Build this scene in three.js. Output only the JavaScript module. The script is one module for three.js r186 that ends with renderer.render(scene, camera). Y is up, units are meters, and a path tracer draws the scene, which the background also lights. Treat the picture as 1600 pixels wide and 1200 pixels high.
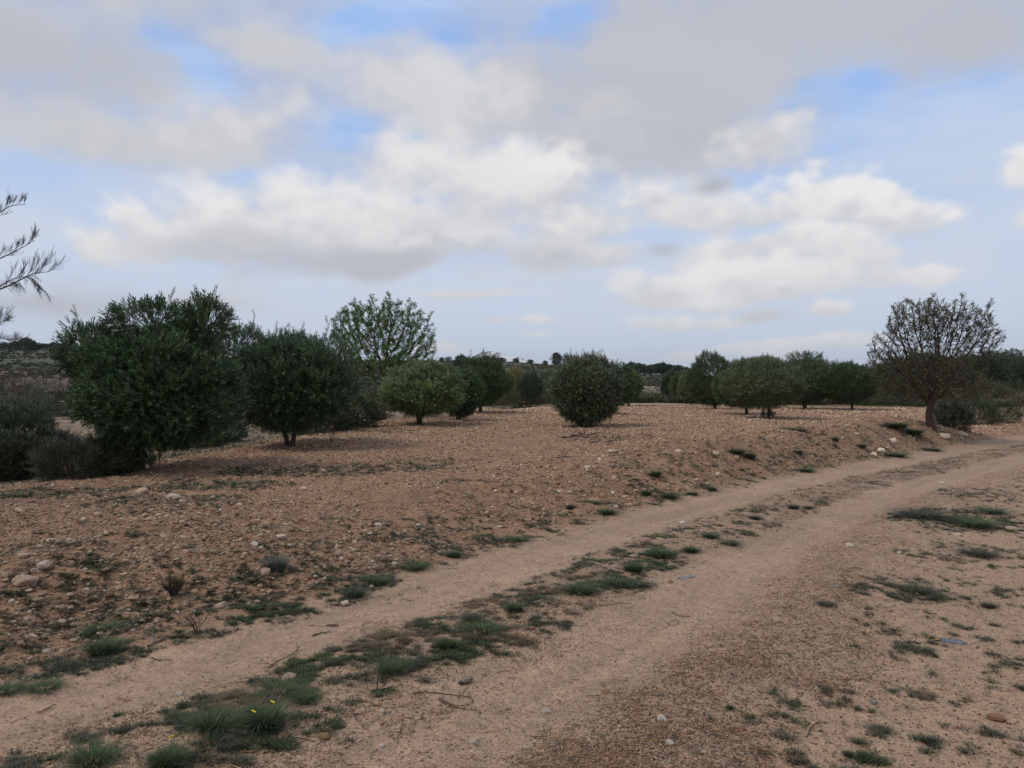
import * as THREE from 'three';
import { ImprovedNoise } from 'three/addons/math/ImprovedNoise.js';
import { mergeGeometries, mergeVertices } from 'three/addons/utils/BufferGeometryUtils.js';

// ------------------------------------------------------------------ camera, light, exposure
const EXPOSURE = 1.15;
const EYE = 1.6, F = 1209;                       // eye height (m); focal length in photo pixels (1600 wide)
const scene = new THREE.Scene();
const camera = new THREE.PerspectiveCamera(2 * Math.atan(600 / F) * 180 / Math.PI, 4 / 3, 0.05, 12000);
camera.position.set(0, EYE, 0);
camera.lookAt(0, EYE, -10);
const renderer = new THREE.WebGLRenderer({ antialias: true });
renderer.toneMapping = THREE.LinearToneMapping;
renderer.toneMappingExposure = EXPOSURE;
renderer.shadowMap.enabled = true;
const sun = new THREE.DirectionalLight(new THREE.Color(1.0, 0.92, 0.80), 1.4);
sun.position.set(-40, 62, 18);
sun.castShadow = true;
sun.shadow.radius = 24;
sun.shadow.mapSize.set(2048, 2048);
Object.assign(sun.shadow.camera, { left: -60, right: 60, top: 60, bottom: -60, near: 1, far: 300 });
scene.add(sun);

// ------------------------------------------------------------------ helpers
const rngOf = (a) => () => { a = (a + 0x6d2b79f5) | 0; let t = Math.imul(a ^ (a >>> 15), 1 | a); t = (t + Math.imul(t ^ (t >>> 7), 61 | t)) ^ t; return ((t ^ (t >>> 14)) >>> 0) / 4294967296; };
const PN = new ImprovedNoise();
const n3 = (x, y, z) => PN.noise(x + 37.3, y + 11.7, z + 73.1);
const n2 = (x, y) => PN.noise(x + 131.4, y + 57.2, 3.37);
function fbm2(x, y, o) { let s = 0, a = 0.5; for (let i = 0; i < o; i++) { s += a * n2(x, y); x = x * 2.03 + 17.1; y = y * 2.03 + 9.7; a *= 0.5; } return s; }
function fbm3(x, y, z, o) { let s = 0, a = 0.5; for (let i = 0; i < o; i++) { s += a * n3(x, y, z); x = x * 2.03 + 5.1; y = y * 2.03 + 9.7; z = z * 2.03 + 3.3; a *= 0.5; } return s; }
const clamp = (x, a = 0, b = 1) => (x < a ? a : x > b ? b : x);
const sst = (a, b, x) => { const t = clamp((x - a) / (b - a)); return t * t * (3 - 2 * t); };
const lerp = (a, b, t) => a + (b - a) * t;
const V = (x, y, z) => new THREE.Vector3(x, y, z);
const used = {};
function numbered(n) { if (!(n in used)) { used[n] = 0; return n; } used[n]++; return n + '_' + String(used[n]).padStart(3, '0'); }
function tag(o, label, category, group) { o.userData.label = label; o.userData.category = category; if (group) o.userData.group = group; return o; }
function shade(o) { o.castShadow = true; o.receiveShadow = true; return o; }
function thing(name, label, category, pos, group) { const g = new THREE.Group(); g.name = numbered(name); g.position.copy(pos); tag(g, label, category, group); scene.add(g); return g; }
function part(name, geo, mat, parent) { const m = shade(new THREE.Mesh(geo, mat)); m.name = name; parent.add(m); return m; }

// ------------------------------------------------------------------ sky: blue air, a soft grey layer with openings, banks of cumulus; the same kind of sky all round
function makeSky() {
  const W = 2304, Hh = 1152, data = new Float32Array(W * Hh * 4), R = rngOf(77), D = 180 / Math.PI;
  const lin = (c) => ((c / 255 + 0.055) / 1.055) ** 2.4 / EXPOSURE, C3 = (a, b, c) => [lin(a), lin(b), lin(c)];
  const BLUE = C3(112, 170, 244), PALE = C3(206, 219, 238), MILK = C3(216, 219, 227), HORIZ = C3(208, 217, 229), LAV = C3(182, 190, 212), GREY = C3(198, 199, 205), WHITE = C3(243, 241, 240), BASE = C3(190, 192, 200), SHADOW = C3(172, 179, 192);
  // azimuth and elevation (degrees) and half sizes of what stands in the sky ahead, as seen over the field
  const toSky = ([x, y, rx, ry, ...rest]) => { const az = Math.atan((x - 800) / F), c = Math.cos(az), el = Math.atan((600 - y) / F * c); return [az * D, el * D, rx * D / F * c * c, ry * D / F * c, ...rest]; };
  const holes = [[295, 130, 60, 36, 1], [225, 80, 40, 42, 0.65], [605, 5, 90, 42, 1], [520, 42, 40, 40, 0.6], [545, 212, 62, 34, 0.9], [655, 195, 32, 24, 0.7], [860, 42, 80, 36, 0.75], [370, 264, 150, 14, 0.8], [160, 172, 60, 24, 0.6], [700, 90, 60, 24, 0.4], [1400, 235, 150, 70, 1], [1530, 180, 130, 62, 1], [1320, 130, 60, 40, 0.55], [40, 300, 120, 46, 1], [130, 262, 80, 26, 0.6], [1500, 300, 120, 60, 0.9], [1220, 290, 70, 18, 0.8], [990, 385, 60, 18, 0.7], [830, 215, 60, 16, 0.5], [1240, 140, 40, 40, 0.3]].map(toSky);
  for (const h of holes) { h[2] *= 1.22; h[3] *= 1.25; }
  // brightness, greyness of the base, softness
  const banks = [
    [1200, 45, 480, 92, 0.02, 1, 1.3], [1500, 62, 230, 66, 0.0, 1, 1.2], [1030, 190, 250, 96, 0.06, 1, 1.0], [1000, 130, 270, 74, 0.1, 1, 1.2], [1190, 228, 92, 56, 0.65, 0.7, 0.75], [930, 205, 110, 70, 0.2, 0.8, 1.1],
    [170, 215, 260, 52, 0.3, 0.6, 1.2], [360, 205, 170, 52, 0.5, 0.5, 1.1], [620, 130, 170, 58, 0.5, 0.4, 1.2], [100, 110, 210, 80, 0.0, 0.9, 1.3], [430, 90, 130, 40, 0.25, 0.4, 1.3], [700, 160, 120, 60, 0.5, 0.4, 1.2],
    [70, 478, 190, 44, 0.0, 1, 1.6], [330, 470, 130, 20, 0.35, 0.6, 1.6], [118, 396, 72, 46, 0.85, 0.5, 0.8], [212, 368, 84, 62, 1.0, 0.55, 0.55], [335, 352, 110, 76, 0.95, 0.6, 0.8], [475, 346, 140, 70, 0.9, 0.65, 0.9], [610, 350, 130, 66, 0.9, 0.7, 0.9], [430, 404, 240, 38, 0.25, 0.9, 0.9], [700, 378, 130, 58, 0.7, 0.8, 0.9], [580, 408, 110, 28, 0.05, 0.9, 0.8],
    [690, 262, 110, 56, 0.8, 0.6, 0.9], [800, 258, 90, 52, 0.95, 0.5, 0.8], [865, 295, 115, 72, 0.95, 0.7, 0.75], [755, 305, 110, 58, 0.8, 0.6, 0.9], [905, 350, 92, 40, 0.8, 0.8, 0.7], [860, 396, 120, 30, 0.5, 0.8, 0.8], [955, 398, 72, 22, 0.6, 0.7, 0.8],
    [1290, 322, 112, 54, 1.0, 0.65, 0.45], [1392, 332, 88, 46, 0.98, 0.65, 0.45], [1200, 345, 100, 30, 0.85, 0.6, 0.8], [1100, 338, 95, 38, 0.75, 0.6, 0.9], [1030, 318, 80, 42, 0.85, 0.6, 0.8],
    [1265, 385, 135, 28, 0.95, 0.5, 0.6], [1160, 400, 110, 30, 0.85, 0.5, 0.8], [1350, 402, 90, 22, 0.75, 0.4, 0.9], [1110, 290, 46, 20, -0.1, 1, 1.5], [1045, 392, 42, 16, -0.04, 1, 1.4],
    [1110, 446, 132, 38, 0.95, 0.55, 0.6], [1215, 442, 92, 34, 0.9, 0.6, 0.6], [1030, 452, 62, 28, 0.7, 0.5, 0.8], [1300, 432, 84, 32, 0.8, 0.4, 0.8], [1375, 432, 62, 25, 0.75, 0.4, 0.9], [1462, 430, 48, 22, 0.85, 0.3, 0.7],
    [1035, 502, 62, 18, 1.0, 0.5, 0.5], [1110, 506, 62, 14, 0.8, 0.4, 0.8], [1192, 498, 56, 14, 0.35, 0.5, 1.0], [1285, 487, 44, 16, 0.85, 0.5, 0.6],
    [1165, 546, 62, 13, 0.95, 0.4, 0.5], [1240, 546, 66, 16, 0.9, 0.5, 0.6], [1322, 538, 72, 18, 0.85, 0.4, 0.6], [1090, 556, 52, 10, 0.8, 0.3, 0.7], [1592, 266, 52, 38, 0.95, 0.5, 0.5], [1598, 346, 44, 18, 0.8, 0.3, 0.9],
    [835, 498, 36, 9, 0.75, 0.2, 0.9], [838, 521, 30, 7, 0.8, 0.2, 0.8], [770, 500, 40, 7, 0.6, 0.2, 1], [690, 548, 60, 12, 0.7, 0.1, 1.0], [925, 556, 44, 9, 0.8, 0.2, 0.8], [740, 460, 120, 9, 0.6, 0.2, 1.0],
  ].map(toSky);
  for (const b of banks) { b[2] *= 1.16; b[3] *= 1.2; }
  const outside = (az, rx, el, ry) => az - rx > 38 || el - ry > 29;
  for (let i = 0; i < 130; i++) {                 // the same kinds of bank on all other sides
    const el = 3 + 60 * R() ** 1.3, az = 38 + 284 * R(), big = 0.4 + el / 22, rx = (3.5 + 5 * R()) * big, ry = (1.4 + 1.6 * R()) * big;
    const a = az > 180 ? az - 360 : az; if (outside(Math.abs(a), rx, el, ry)) banks.push([a, el, rx, ry, R(), 0.5 + 0.4 * R(), 0.5 + 0.6 * R()]);
  }
  for (let i = 0; i < 70; i++) { const el = 10 + 70 * R(), a = -180 + 360 * R(), rx = 3 + 6 * R(), ry = 2 + 3 * R(); if (outside(Math.abs(a), rx, el, ry)) holes.push([a, el, rx / Math.max(0.25, Math.cos(el / D)), ry, 0.4 + 0.6 * R()]); }
  const buckets = Array.from({ length: 72 }, () => []), hb = Array.from({ length: 72 }, () => []);
  const fill = (list, bk) => { for (const b of list) for (let k = 0; k < 72; k++) if (Math.abs(((k * 5 + 2.5 - 180) - b[0] + 540) % 360 - 180) < b[2] * 1.8 + 5) bk[k].push(b); };
  fill(banks, buckets); fill(holes, hb);
  const mixTo = (o, c, k) => { o[0] += (c[0] - o[0]) * k; o[1] += (c[1] - o[1]) * k; o[2] += (c[2] - o[2]) * k; };
  const o = [0, 0, 0], cc = [0, 0, 0];
  for (let row = 0; row < Hh; row++) {
    const el = ((row + 0.5) / Hh - 0.5) * 180;
    for (let col = 0; col < W; col++) {
      const at = (row * W + col) * 4, lon = ((col + 0.5) / W - 0.5) * 2 * Math.PI;
      data[at + 3] = 1;
      if (el < -1.2) { data[at] = 0.17; data[at + 1] = 0.13; data[at + 2] = 0.1; continue; }
      const az = Math.atan2(Math.cos(lon), -Math.sin(lon)) * D, ca = Math.cos(az / D), sa = Math.sin(az / D), e = Math.max(el, 0);
      const cx = sa * 57.3, cz = ca * 57.3, st = 1 + 5 / (e + 3);         // a degree is a unit; clouds flatten towards the horizon
      const w1 = fbm3(cx * 0.11, e * 0.15 * st, cz * 0.11, 3), w2 = fbm3(cx * 0.11 + 50, e * 0.15 * st, cz * 0.11 + 20, 3), d1 = fbm3(cx * 0.24 + 8, e * 0.34 * st, cz * 0.24, 4), d2 = fbm3(cx * 0.8 + 8, e * 1.1 * st, cz * 0.8 + 31, 3);
      const puff = 0.35 - Math.abs(n3(cx * 0.42 + 3, e * 0.55 * st, cz * 0.42)) * 1.1 - Math.abs(n3(cx * 0.95, e * 1.2 * st + 7, cz * 0.95)) * 0.5;   // billows
      o[0] = PALE[0]; o[1] = PALE[1]; o[2] = PALE[2];
      mixTo(o, BLUE, sst(4, 26, e) * (0.78 + 0.5 * w1));
      // streaky high veil
      const veil = fbm3(cx * 0.09 + 3 - e * 0.1, e * 0.55, cz * 0.09, 4);
      mixTo(o, PALE, clamp(0.2 + veil * 1.6) * 0.6 * sst(0, 3, e));
      // soft grey layer with openings, thinning out below 15 degrees
      let open = 0;
      let a = sst(12.5, 17.5, e + 4 * w1) * (0.95 + 0.2 * w2);
      for (const h of hb[Math.floor((az + 180) / 5) % 72]) { let dx = az - h[0]; dx = ((dx + 540) % 360 - 180 + w1 * 4) / h[2]; const dy = (el - h[1] + w2 * 2.5) / h[3], q = dx * dx + dy * dy; if (q < 3) open += h[4] * Math.exp(-q * 1.25); }
      a -= open * 1.3;
      // pale broken veil between the banks
      mixTo(o, MILK, clamp(0.42 + w2 * 1.3 + d1 * 0.7 + veil * 0.5) * sst(2, 8, e) * sst(24, 14, e) * 0.9 * (1 - 0.75 * clamp(open)));
      a = clamp(a + d1 * 0.18); const lg = clamp(0.5 + w2 * 2.2 + d1 * 0.9);
      cc[0] = lerp(LAV[0], GREY[0], lg); cc[1] = lerp(LAV[1], GREY[1], lg); cc[2] = lerp(LAV[2], GREY[2], lg); mixTo(o, cc, a * 0.93); mixTo(o, MILK, a * clamp(w1 * 1.8 + d1 * 0.8) * 0.7);
      const list = buckets[Math.floor((az + 180) / 5) % 72];
      for (let k = 0; k < list.length; k++) {
        const q = list[k], sm = Math.min(1, q[3] / 2.2);
        let dx = az - q[0]; dx = (((dx + 540) % 360) - 180 + w1 * 5 * sm) / q[2];
        if (dx > 1.7 || dx < -1.7) continue;
        const dy = (el - q[1] + w2 * 2.6 * sm) / q[3];
        if (dy > 1.7 || dy < -1.7) continue;
        const yy = dy < 0 ? dy * 1.15 : dy, rr = Math.sqrt(dx * dx + yy * yy), f = 1 - rr + d1 * 0.7 + (d2 * 0.36 + puff * 0.1) * (1.15 - 0.55 * q[6]);
        const al = sst(-0.04, dy < 0 ? 0.35 + 0.45 * q[6] : 0.14 + 0.6 * q[6], f) * 0.97;
        if (al <= 0) continue;
        const v = clamp(0.44 + dy * 0.5 + d1 * 0.8 + d2 * 0.4 + puff * 0.14), top = clamp(q[4]), b = lerp(1 - q[5], 1, sst(0.0, 0.85, v)) * top + Math.min(0, q[4]);
        for (let c = 0; c < 3; c++) cc[c] = b < 0 ? lerp(BASE[c], SHADOW[c], -b * 4) : lerp(BASE[c], WHITE[c], b);
        mixTo(o, cc, al);
      }
      mixTo(o, HORIZ, sst(6, 0, e) * 0.45);
      data[at] = o[0]; data[at + 1] = o[1]; data[at + 2] = o[2];
    }
  }
  const t = new THREE.DataTexture(data, W, Hh, THREE.RGBAFormat, THREE.FloatType);
  t.mapping = THREE.EquirectangularReflectionMapping; t.magFilter = THREE.LinearFilter; t.needsUpdate = true;
  return t;
}
const skyTexture = makeSky();
scene.background = skyTexture;
scene.environment = skyTexture;

// ------------------------------------------------------------------ terrain: a sunken cart track, a stony field on a low bank, rising scrub hills
const roadPts = new THREE.CatmullRomCurve3([[-14, -8], [-7, -3], [-4.5, 0], [-3.0, 1.7], [-1.74, 3.28], [-1.12, 3.87], [-0.68, 4.5], [0.185, 5.6], [1.16, 7.03], [2.79, 9.2], [5.3, 12.1], [7.7, 14.5], [13.1, 19.7], [19.5, 25.2], [28, 31], [42, 38], [70, 48]].map(([x, d]) => V(x, 0, d)), false, 'centripetal').getPoints(420);
const roadLen = [0];
for (let i = 1; i < roadPts.length; i++) roadLen.push(roadLen[i - 1] + roadPts[i].distanceTo(roadPts[i - 1]));
function roadExact(x, d) {
  let best = 1e9, s = 0, t = 0;
  for (let i = 0; i < roadPts.length - 1; i++) {
    const a = roadPts[i], b = roadPts[i + 1], ex = b.x - a.x, ey = b.z - a.z, l2 = ex * ex + ey * ey;
    const k = clamp(((x - a.x) * ex + (d - a.z) * ey) / l2), qx = x - a.x - ex * k, qy = d - a.z - ey * k, q = qx * qx + qy * qy;
    if (q < best) { best = q; s = Math.sign(qx * ey - qy * ex) * Math.sqrt(q); t = roadLen[i] + Math.sqrt(l2) * k; }
  }
  return [s, t];
}
const GX0 = -50, GD0 = -25, GS = 0.3, GW = 420, GH = 300, gs = new Float32Array(GW * GH), gt = new Float32Array(GW * GH);
for (let j = 0; j < GH; j++) for (let i = 0; i < GW; i++) { const [s, t] = roadExact(GX0 + i * GS, GD0 + j * GS); gs[j * GW + i] = s; gt[j * GW + i] = t; }
let RS = 0, RT = 0;                              // signed distance from the middle of the track (right positive) and distance along it
function road(x, d) {
  const fx = clamp((x - GX0) / GS, 0, GW - 1.01), fy = clamp((d - GD0) / GS, 0, GH - 1.01), i = fx | 0, j = fy | 0, u = fx - i, v = fy - j, o = j * GW + i;
  RS = lerp(lerp(gs[o], gs[o + 1], u), lerp(gs[o + GW], gs[o + GW + 1], u), v);
  RT = lerp(lerp(gt[o], gt[o + 1], u), lerp(gt[o + GW], gt[o + GW + 1], u), v);
}
const T0 = roadExact(-1.74, 3.28)[1];            // distance along the track where it enters the view
const ridgeTable = [[-180, 20], [-60, 40], [-34, 43], [-30, 44], [-24, 40], [-16, 30], [-9, 34], [-4, 34], [-1.5, 34], [3, 27], [6, 22], [8, 14], [13, 12], [20, 6], [35, 4], [60, 8], [180, 20]];
function ridge(az) { for (let i = 1; i < ridgeTable.length; i++) if (az <= ridgeTable[i][0]) { const a = ridgeTable[i - 1], b = ridgeTable[i]; return lerp(a[1], b[1], sst(a[0], b[0], az)); } return 20; }
let fieldU = 0, bankM = 0, plat = 0, far = 0;
function Hbase(x, z) {
  const d = -z, r = Math.hypot(x, z);
  road(x, d);
  const t = RT - T0;
  const uRaw = x - (-5.2 + 0.2057 * (d - 10.75));
  fieldU = uRaw + 0.5 * n2(x * 0.35, d * 0.35);
  let h = 0;
  // ruts and the grassy rib between them
  const as = Math.abs(RS);
  if (as < 3) h += -0.035 * Math.exp(-(((as - 0.85) / 0.33) ** 2)) + 0.02 * Math.exp(-((RS / 0.35) ** 2));
  const w = lerp(2.4, 1.25, sst(4, 12, t)) + 0.35 * n2(x * 0.3, d * 0.3);
  const end = 1 - 0.85 * sst(20.5, 27, t);
  bankM = clamp((-RS - 1.3) / w); bankM = bankM * bankM * (3 - 2 * bankM);
  const top = lerp(0.30, 0.5, sst(4, 14, t)) * end;
  if (RS < -1.3) h += 0.15 * sst(5, 15, t) * sst(26, 20, t) * Math.exp(-(((RS + 3.0) / 0.95) ** 2)) * (1 + 0.7 * n2(x * 0.7, d * 0.7)) * sst(-1.3, -2.2, RS);
  const edge = sst(-0.6, -5.0, fieldU), low = sst(-4, -22, fieldU);
  plat = bankM * (1 - edge) * sst(60, 47, d);
  h += top * bankM * (1 - edge * 0.95);
  h -= bankM * (edge * 0.12 + low * 0.55);
  h += bankM * (0.05 * n2(x * 0.5, d * 0.5) + 0.10 * n2(x * 0.11 + 5, d * 0.11)) * sst(0, 1, bankM * 1.2);
  if (RS < -1.3 && RS > -4.5) h += 0.05 * Math.sin(Math.PI * clamp((-RS - 1.3) / 3.2)) * n2(x * 1.3, d * 1.3) * 2;
  // right verge: a low ridge of scraped soil, then nearly flat
  if (RS > 0.9) h += 0.06 * Math.exp(-(((RS - 1.75) / 0.45) ** 2)) * (1 + n2(x * 0.8, d * 0.8)) * sst(14, 8, t) + 0.05 * n2(x * 0.25, d * 0.25) * sst(1.5, 4, RS) + 0.02 * sst(2, 8, RS);
  far = sst(90, 420, r);
  if (r > 60) {
    const az = Math.atan2(x, d) * 180 / Math.PI, e = ridge(az) + 3 * n2(az * 0.35, 2.2);
    const hill = (EYE + e / F * Math.cos(az * Math.PI / 180) ** 0 * 420);
    const prof = far * (1 + 0.05 * n2(x * 0.02, d * 0.02));
    h = lerp(h, hill, prof * (1 - 0.6 * sst(430, 900, r)));
    h += 0.5 * n2(x * 0.05, d * 0.05) * sst(60, 130, r) * (1 - far * 0.6);
  }
  return h;
}
const patches = [];                              // mats of low weeds: x, d, half sizes, strength
let gGrass = 0, gTrack = 0, gField = 0, gLitter = 0, gDry = 0;
function masks(x, z) {                           // call after Hbase
  const d = -z, t = RT - T0;
  const e1 = 0.2 * n2(x * 1.1, d * 1.1) + 0.1 * n2(x * 3.1, d * 3.1);
  const rr = lerp(1.35, 1.02, sst(2, 9, t)) + 0.15 * sst(1.2, -1, t);
  const tl = sst(-1.36, -1.18, RS + e1) * sst(-0.34, -0.52, RS - e1 * 0.8), trk = sst(0.34, 0.5, RS + e1 * 0.8) * sst(rr + 0.3, rr - 0.25, RS + e1 * 1.4);
  gTrack = Math.max(tl, trk);
  const m1 = fbm2(x * 0.8 + 7, d * 0.8, 4), m2 = fbm2(x * 2.6, d * 2.6 + 5, 3), m3 = fbm2(x * 9, d * 9 + 3, 2);
  const strip = sst(0.68, 0.36, Math.abs(RS) + e1 * 0.8);
  gGrass = 0; gDry = 0;
  const nearStrip = sst(9.5, 6.5, t);
  const sg = 0.3 + 0.7 * sst(-0.1, 0.2, m2 * 0.8 + m1 * 0.6 + 0.1 * nearStrip - 0.10 * sst(1.6, 0.2, t));
  gGrass = Math.max(gGrass, strip * sg * lerp(0.6, 1, nearStrip));
  gDry = Math.max(gDry, strip * (0.25 + 0.75 * (1 - nearStrip)));
  const verge = sst(-1.15, -1.5, RS + e1) * sst(-3.4, -1.7, RS + m1 * 1.6) * sst(26, 15, t);
  gGrass = Math.max(gGrass, verge * (0.4 + 0.6 * sst(-0.08, 0.2, m2 + m1 * 0.5 + 0.08 * sst(9, 4, t))) * 0.95);
  gField = sst(-1.5, -2.6, RS + m1) * sst(-3.4, -1.4, fieldU + m2) * sst(62, 48, d + 6 * m1);
  // thin scatter on the near part of the bank and on the right
  const scat = sst(0.1, 0.26, m2 + m3 * 0.8);
  if (RS < -1.6 && d < 9) gGrass = Math.max(gGrass, (0.38 + 0.5 * scat) * sst(9.5, 6, d));
  if (RS > rr) gGrass = Math.max(gGrass, sst(0.10, 0.26, m3 * 1.2 + m2 * 0.7 + m1 * 0.25) * 0.75 * sst(rr + 0.2, rr + 1.4, RS));
  if (fieldU < -0.8 && RS < -3) gGrass = Math.max(gGrass, sst(-0.8, -2.0, fieldU + m2) * 0.9 * sst(60, 35, d));
  if (RS < -2 && d > 44) gGrass = Math.max(gGrass, sst(44, 52, d + m1 * 8) * 0.6 * sst(80, 62, d));
  for (const p of patches) {
    const dx = (x - p[0]) / p[2], dd = (d - p[1]) / p[3], q = dx * dx + dd * dd;
    if (q < 2.2) gGrass = Math.max(gGrass, p[4] * sst(0, 0.55, 1.05 - q + m2 * 1.3 + m3 * 0.6));
  }
  gGrass *= 1 - 0.93 * gTrack;
  gLitter = sst(rr - 0.25, rr + 0.3, RS + e1) * sst(rr + 1.25, rr + 0.45, RS + m1 * 1.2) * sst(30, 22, t);
  gLitter = Math.max(gLitter, (0.15 + 0.5 * sst(0.0, 0.3, m1 + m2 * 0.5)) * sst(rr, rr + 0.5, RS) * sst(4, 8, t + 0.6 * RS));
}
function micro(x, z) {                           // clods and crumbs, after masks()
  const d = -z, r = Math.hypot(x, d);
  if (r > 70) return 0;
  const fall = sst(70, 30, r);
  const c1 = n2(x * 5.2, d * 5.2), c2 = n2(x * 13, d * 13 + 4), c3 = n2(x * 27 + 8, d * 27), c0 = n2(x * 1.9, d * 1.9);
  const field = Math.max(gField, sst(-1.3, -1.7, RS)) * (1 - sst(-0.5, -3, fieldU) * 0.5);
  return fall * (field * (0.026 * c0 + 0.034 * Math.max(c1, -0.3) + 0.022 * Math.max(c2, -0.35) + 0.008 * c3) + (1 - field) * (1 - gTrack) * (0.010 * c1 + 0.007 * c2 + 0.003 * c3) + gTrack * (0.012 * c0 + 0.010 * n2(RS * 6.5, RT * 0.4) + 0.003 * c1 + 0.0018 * c2 + 0.0015 * c3));
}
const clumps = (x, z) => sst(lerp(0.24, -0.2, gGrass), lerp(0.4, 0.08, gGrass), 0.65 * n2(x * 7.3, z * 7.3) + 0.95 * n2(x * 17, z * 17) + 0.2 * n2(x * 2.2, z * 2.2));   // weeds stand in small clumps
const H = (x, z) => { const h = Hbase(x, z); masks(x, z); return h + micro(x, z); };
function groundAt(px, py) {                      // where the ray through a photo pixel meets the ground
  const kx = (px - 800) / F, ky = (600 - py) / F;
  let lo = 1.5, hi = 1.5;
  for (let d = 1.5; d < 700; d *= 1.012) { hi = d; if (EYE + ky * d < Hbase(kx * d, -d)) break; lo = d; }
  for (let i = 0; i < 14; i++) { const m = (lo + hi) / 2; if (EYE + ky * m < Hbase(kx * m, -m)) hi = m; else lo = m; }
  return V(kx * hi, Hbase(kx * hi, -hi), -hi);
}
const onGround = (px, dist) => { const x = (px - 800) / F * dist; return V(x, Hbase(x, -dist), -dist); };
for (const [px, py, rx, ry, s] of [
  [260, 786, 150, 17, 0.9], [110, 770, 120, 10, 0.8], [340, 758, 120, 11, 0.8], [520, 736, 200, 11, 0.85], [660, 722, 90, 7, 0.6], [940, 683, 90, 7, 0.5], [330, 702, 120, 8, 0.9], [600, 672, 60, 4, 0.8], [740, 755, 110, 7, 0.4],
  [1490, 812, 130, 20, 1], [1560, 862, 70, 14, 0.6], [1540, 772, 90, 14, 0.6], [1430, 930, 110, 16, 0.8], [1470, 870, 90, 12, 0.5], [1400, 905, 90, 10, 0.4], [430, 945, 130, 30, 0.8], [560, 925, 140, 28, 0.8], [470, 880, 60, 20, 0.5],
  [1220, 740, 70, 8, 0.5], [1350, 705, 70, 10, 0.6], [1140, 760, 80, 8, 0.5], [1420, 675, 50, 9, 0.9], [1240, 672, 30, 4, 0.7], [1500, 690, 70, 8, 0.6], [120, 1045, 130, 22, 0.6], [60, 930, 100, 30, 0.3], [1570, 650, 60, 10, 0.9],
]) { const p = groundAt(px, py), a = groundAt(px, py - ry), b = groundAt(px, py + ry); patches.push([p.x, -p.z, rx / F * -p.z, Math.max(0.05, (b.z - a.z) / 2), s]); }

// ------------------------------------------------------------------ textures and materials
function tileNoise(size, octaves, seed) {        // tiling value noise, 0..1
  const R = rngOf(seed), out = new Float32Array(size * size);
  let tot = 0;
  for (const [cells, amp] of octaves) {
    const g = Float32Array.from({ length: cells * cells }, () => R());
    tot += amp;
    for (let y = 0; y < size; y++) {
      const fy = y / size * cells, j = fy | 0, v = fy - j, vv = v * v * (3 - 2 * v), j1 = (j + 1) % cells;
      for (let x = 0; x < size; x++) {
        const fx = x / size * cells, i = fx | 0, u = fx - i, uu = u * u * (3 - 2 * u), i1 = (i + 1) % cells;
        out[y * size + x] += amp * lerp(lerp(g[j * cells + i], g[j * cells + i1], uu), lerp(g[j1 * cells + i], g[j1 * cells + i1], uu), vv);
      }
    }
  }
  for (let i = 0; i < out.length; i++) out[i] /= tot;
  return out;
}
function tex(size, fn, srgb) {
  const d = new Uint8Array(size * size * 4);
  for (let i = 0; i < size * size; i++) { const c = fn(i); for (let k = 0; k < 3; k++) d[i * 4 + k] = clamp(c[k]) * 255; d[i * 4 + 3] = 255; }
  const t = new THREE.DataTexture(d, size, size, THREE.RGBAFormat);
  t.wrapS = t.wrapT = THREE.RepeatWrapping; t.magFilter = THREE.LinearFilter; t.minFilter = THREE.LinearMipmapLinearFilter; t.generateMipmaps = true; t.needsUpdate = true;
  if (srgb) t.colorSpace = THREE.SRGBColorSpace;
  return t;
}
const soilN = tileNoise(1024, [[24, 0.5], [61, 0.7], [128, 1], [256, 1.2], [512, 1]], 5), soilS = tileNoise(1024, [[200, 1], [97, 0.5]], 9);
const soilMap = tex(1024, (i) => { const v = 0.66 + 0.52 * (soilN[i] - 0.5) * 2, pale = sst(0.78, 0.9, soilS[i]) * 0.3, dark = sst(0.2, 0.1, soilS[i]) * 0.35; const k = v + pale - dark; return [k * 1.0, k * 0.985, k * 0.96]; });
const soilBump = tex(1024, (i) => { const v = soilN[i] * 0.7 + soilS[i] * 0.3; return [v, v, v]; });
const soilMat = new THREE.MeshStandardMaterial({ vertexColors: true, map: soilMap, bumpMap: soilBump, bumpScale: 0.012, roughness: 0.97, metalness: 0 });
soilMat.name = 'soil';
const barkN = tileNoise(256, [[8, 1], [24, 1], [64, 0.8], [128, 0.5]], 21);
const barkMap = tex(256, (i) => { const v = 0.55 + 0.9 * (barkN[i] - 0.5) + 0.25; return [v, v * 0.98, v * 0.95]; }), barkBump = tex(256, (i) => [barkN[i], barkN[i], barkN[i]]);
const barkOf = (r, g, b) => new THREE.MeshStandardMaterial({ color: new THREE.Color().setRGB(r, g, b), map: barkMap, bumpMap: barkBump, bumpScale: 0.02, roughness: 0.92 });
const M = {
  olivebark: barkOf(0.085, 0.07, 0.055), almondbark: barkOf(0.10, 0.065, 0.045), almondbark2: barkOf(0.085, 0.052, 0.037), pinebark: barkOf(0.09, 0.07, 0.055), deadwood: barkOf(0.28, 0.23, 0.19), twig: barkOf(0.13, 0.08, 0.055), dark: barkOf(0.05, 0.04, 0.033), greytwig: barkOf(0.17, 0.16, 0.16),
  leaf: new THREE.MeshPhysicalMaterial({ color: 0xffffff, roughness: 0.4, side: THREE.DoubleSide, vertexColors: true }),
  weed: new THREE.MeshStandardMaterial({ color: 0xffffff, roughness: 0.8, side: THREE.DoubleSide }),
  stone: new THREE.MeshStandardMaterial({ color: 0xffffff, map: soilMap, bumpMap: soilBump, bumpScale: 0.008, roughness: 0.93 }),
};
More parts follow.
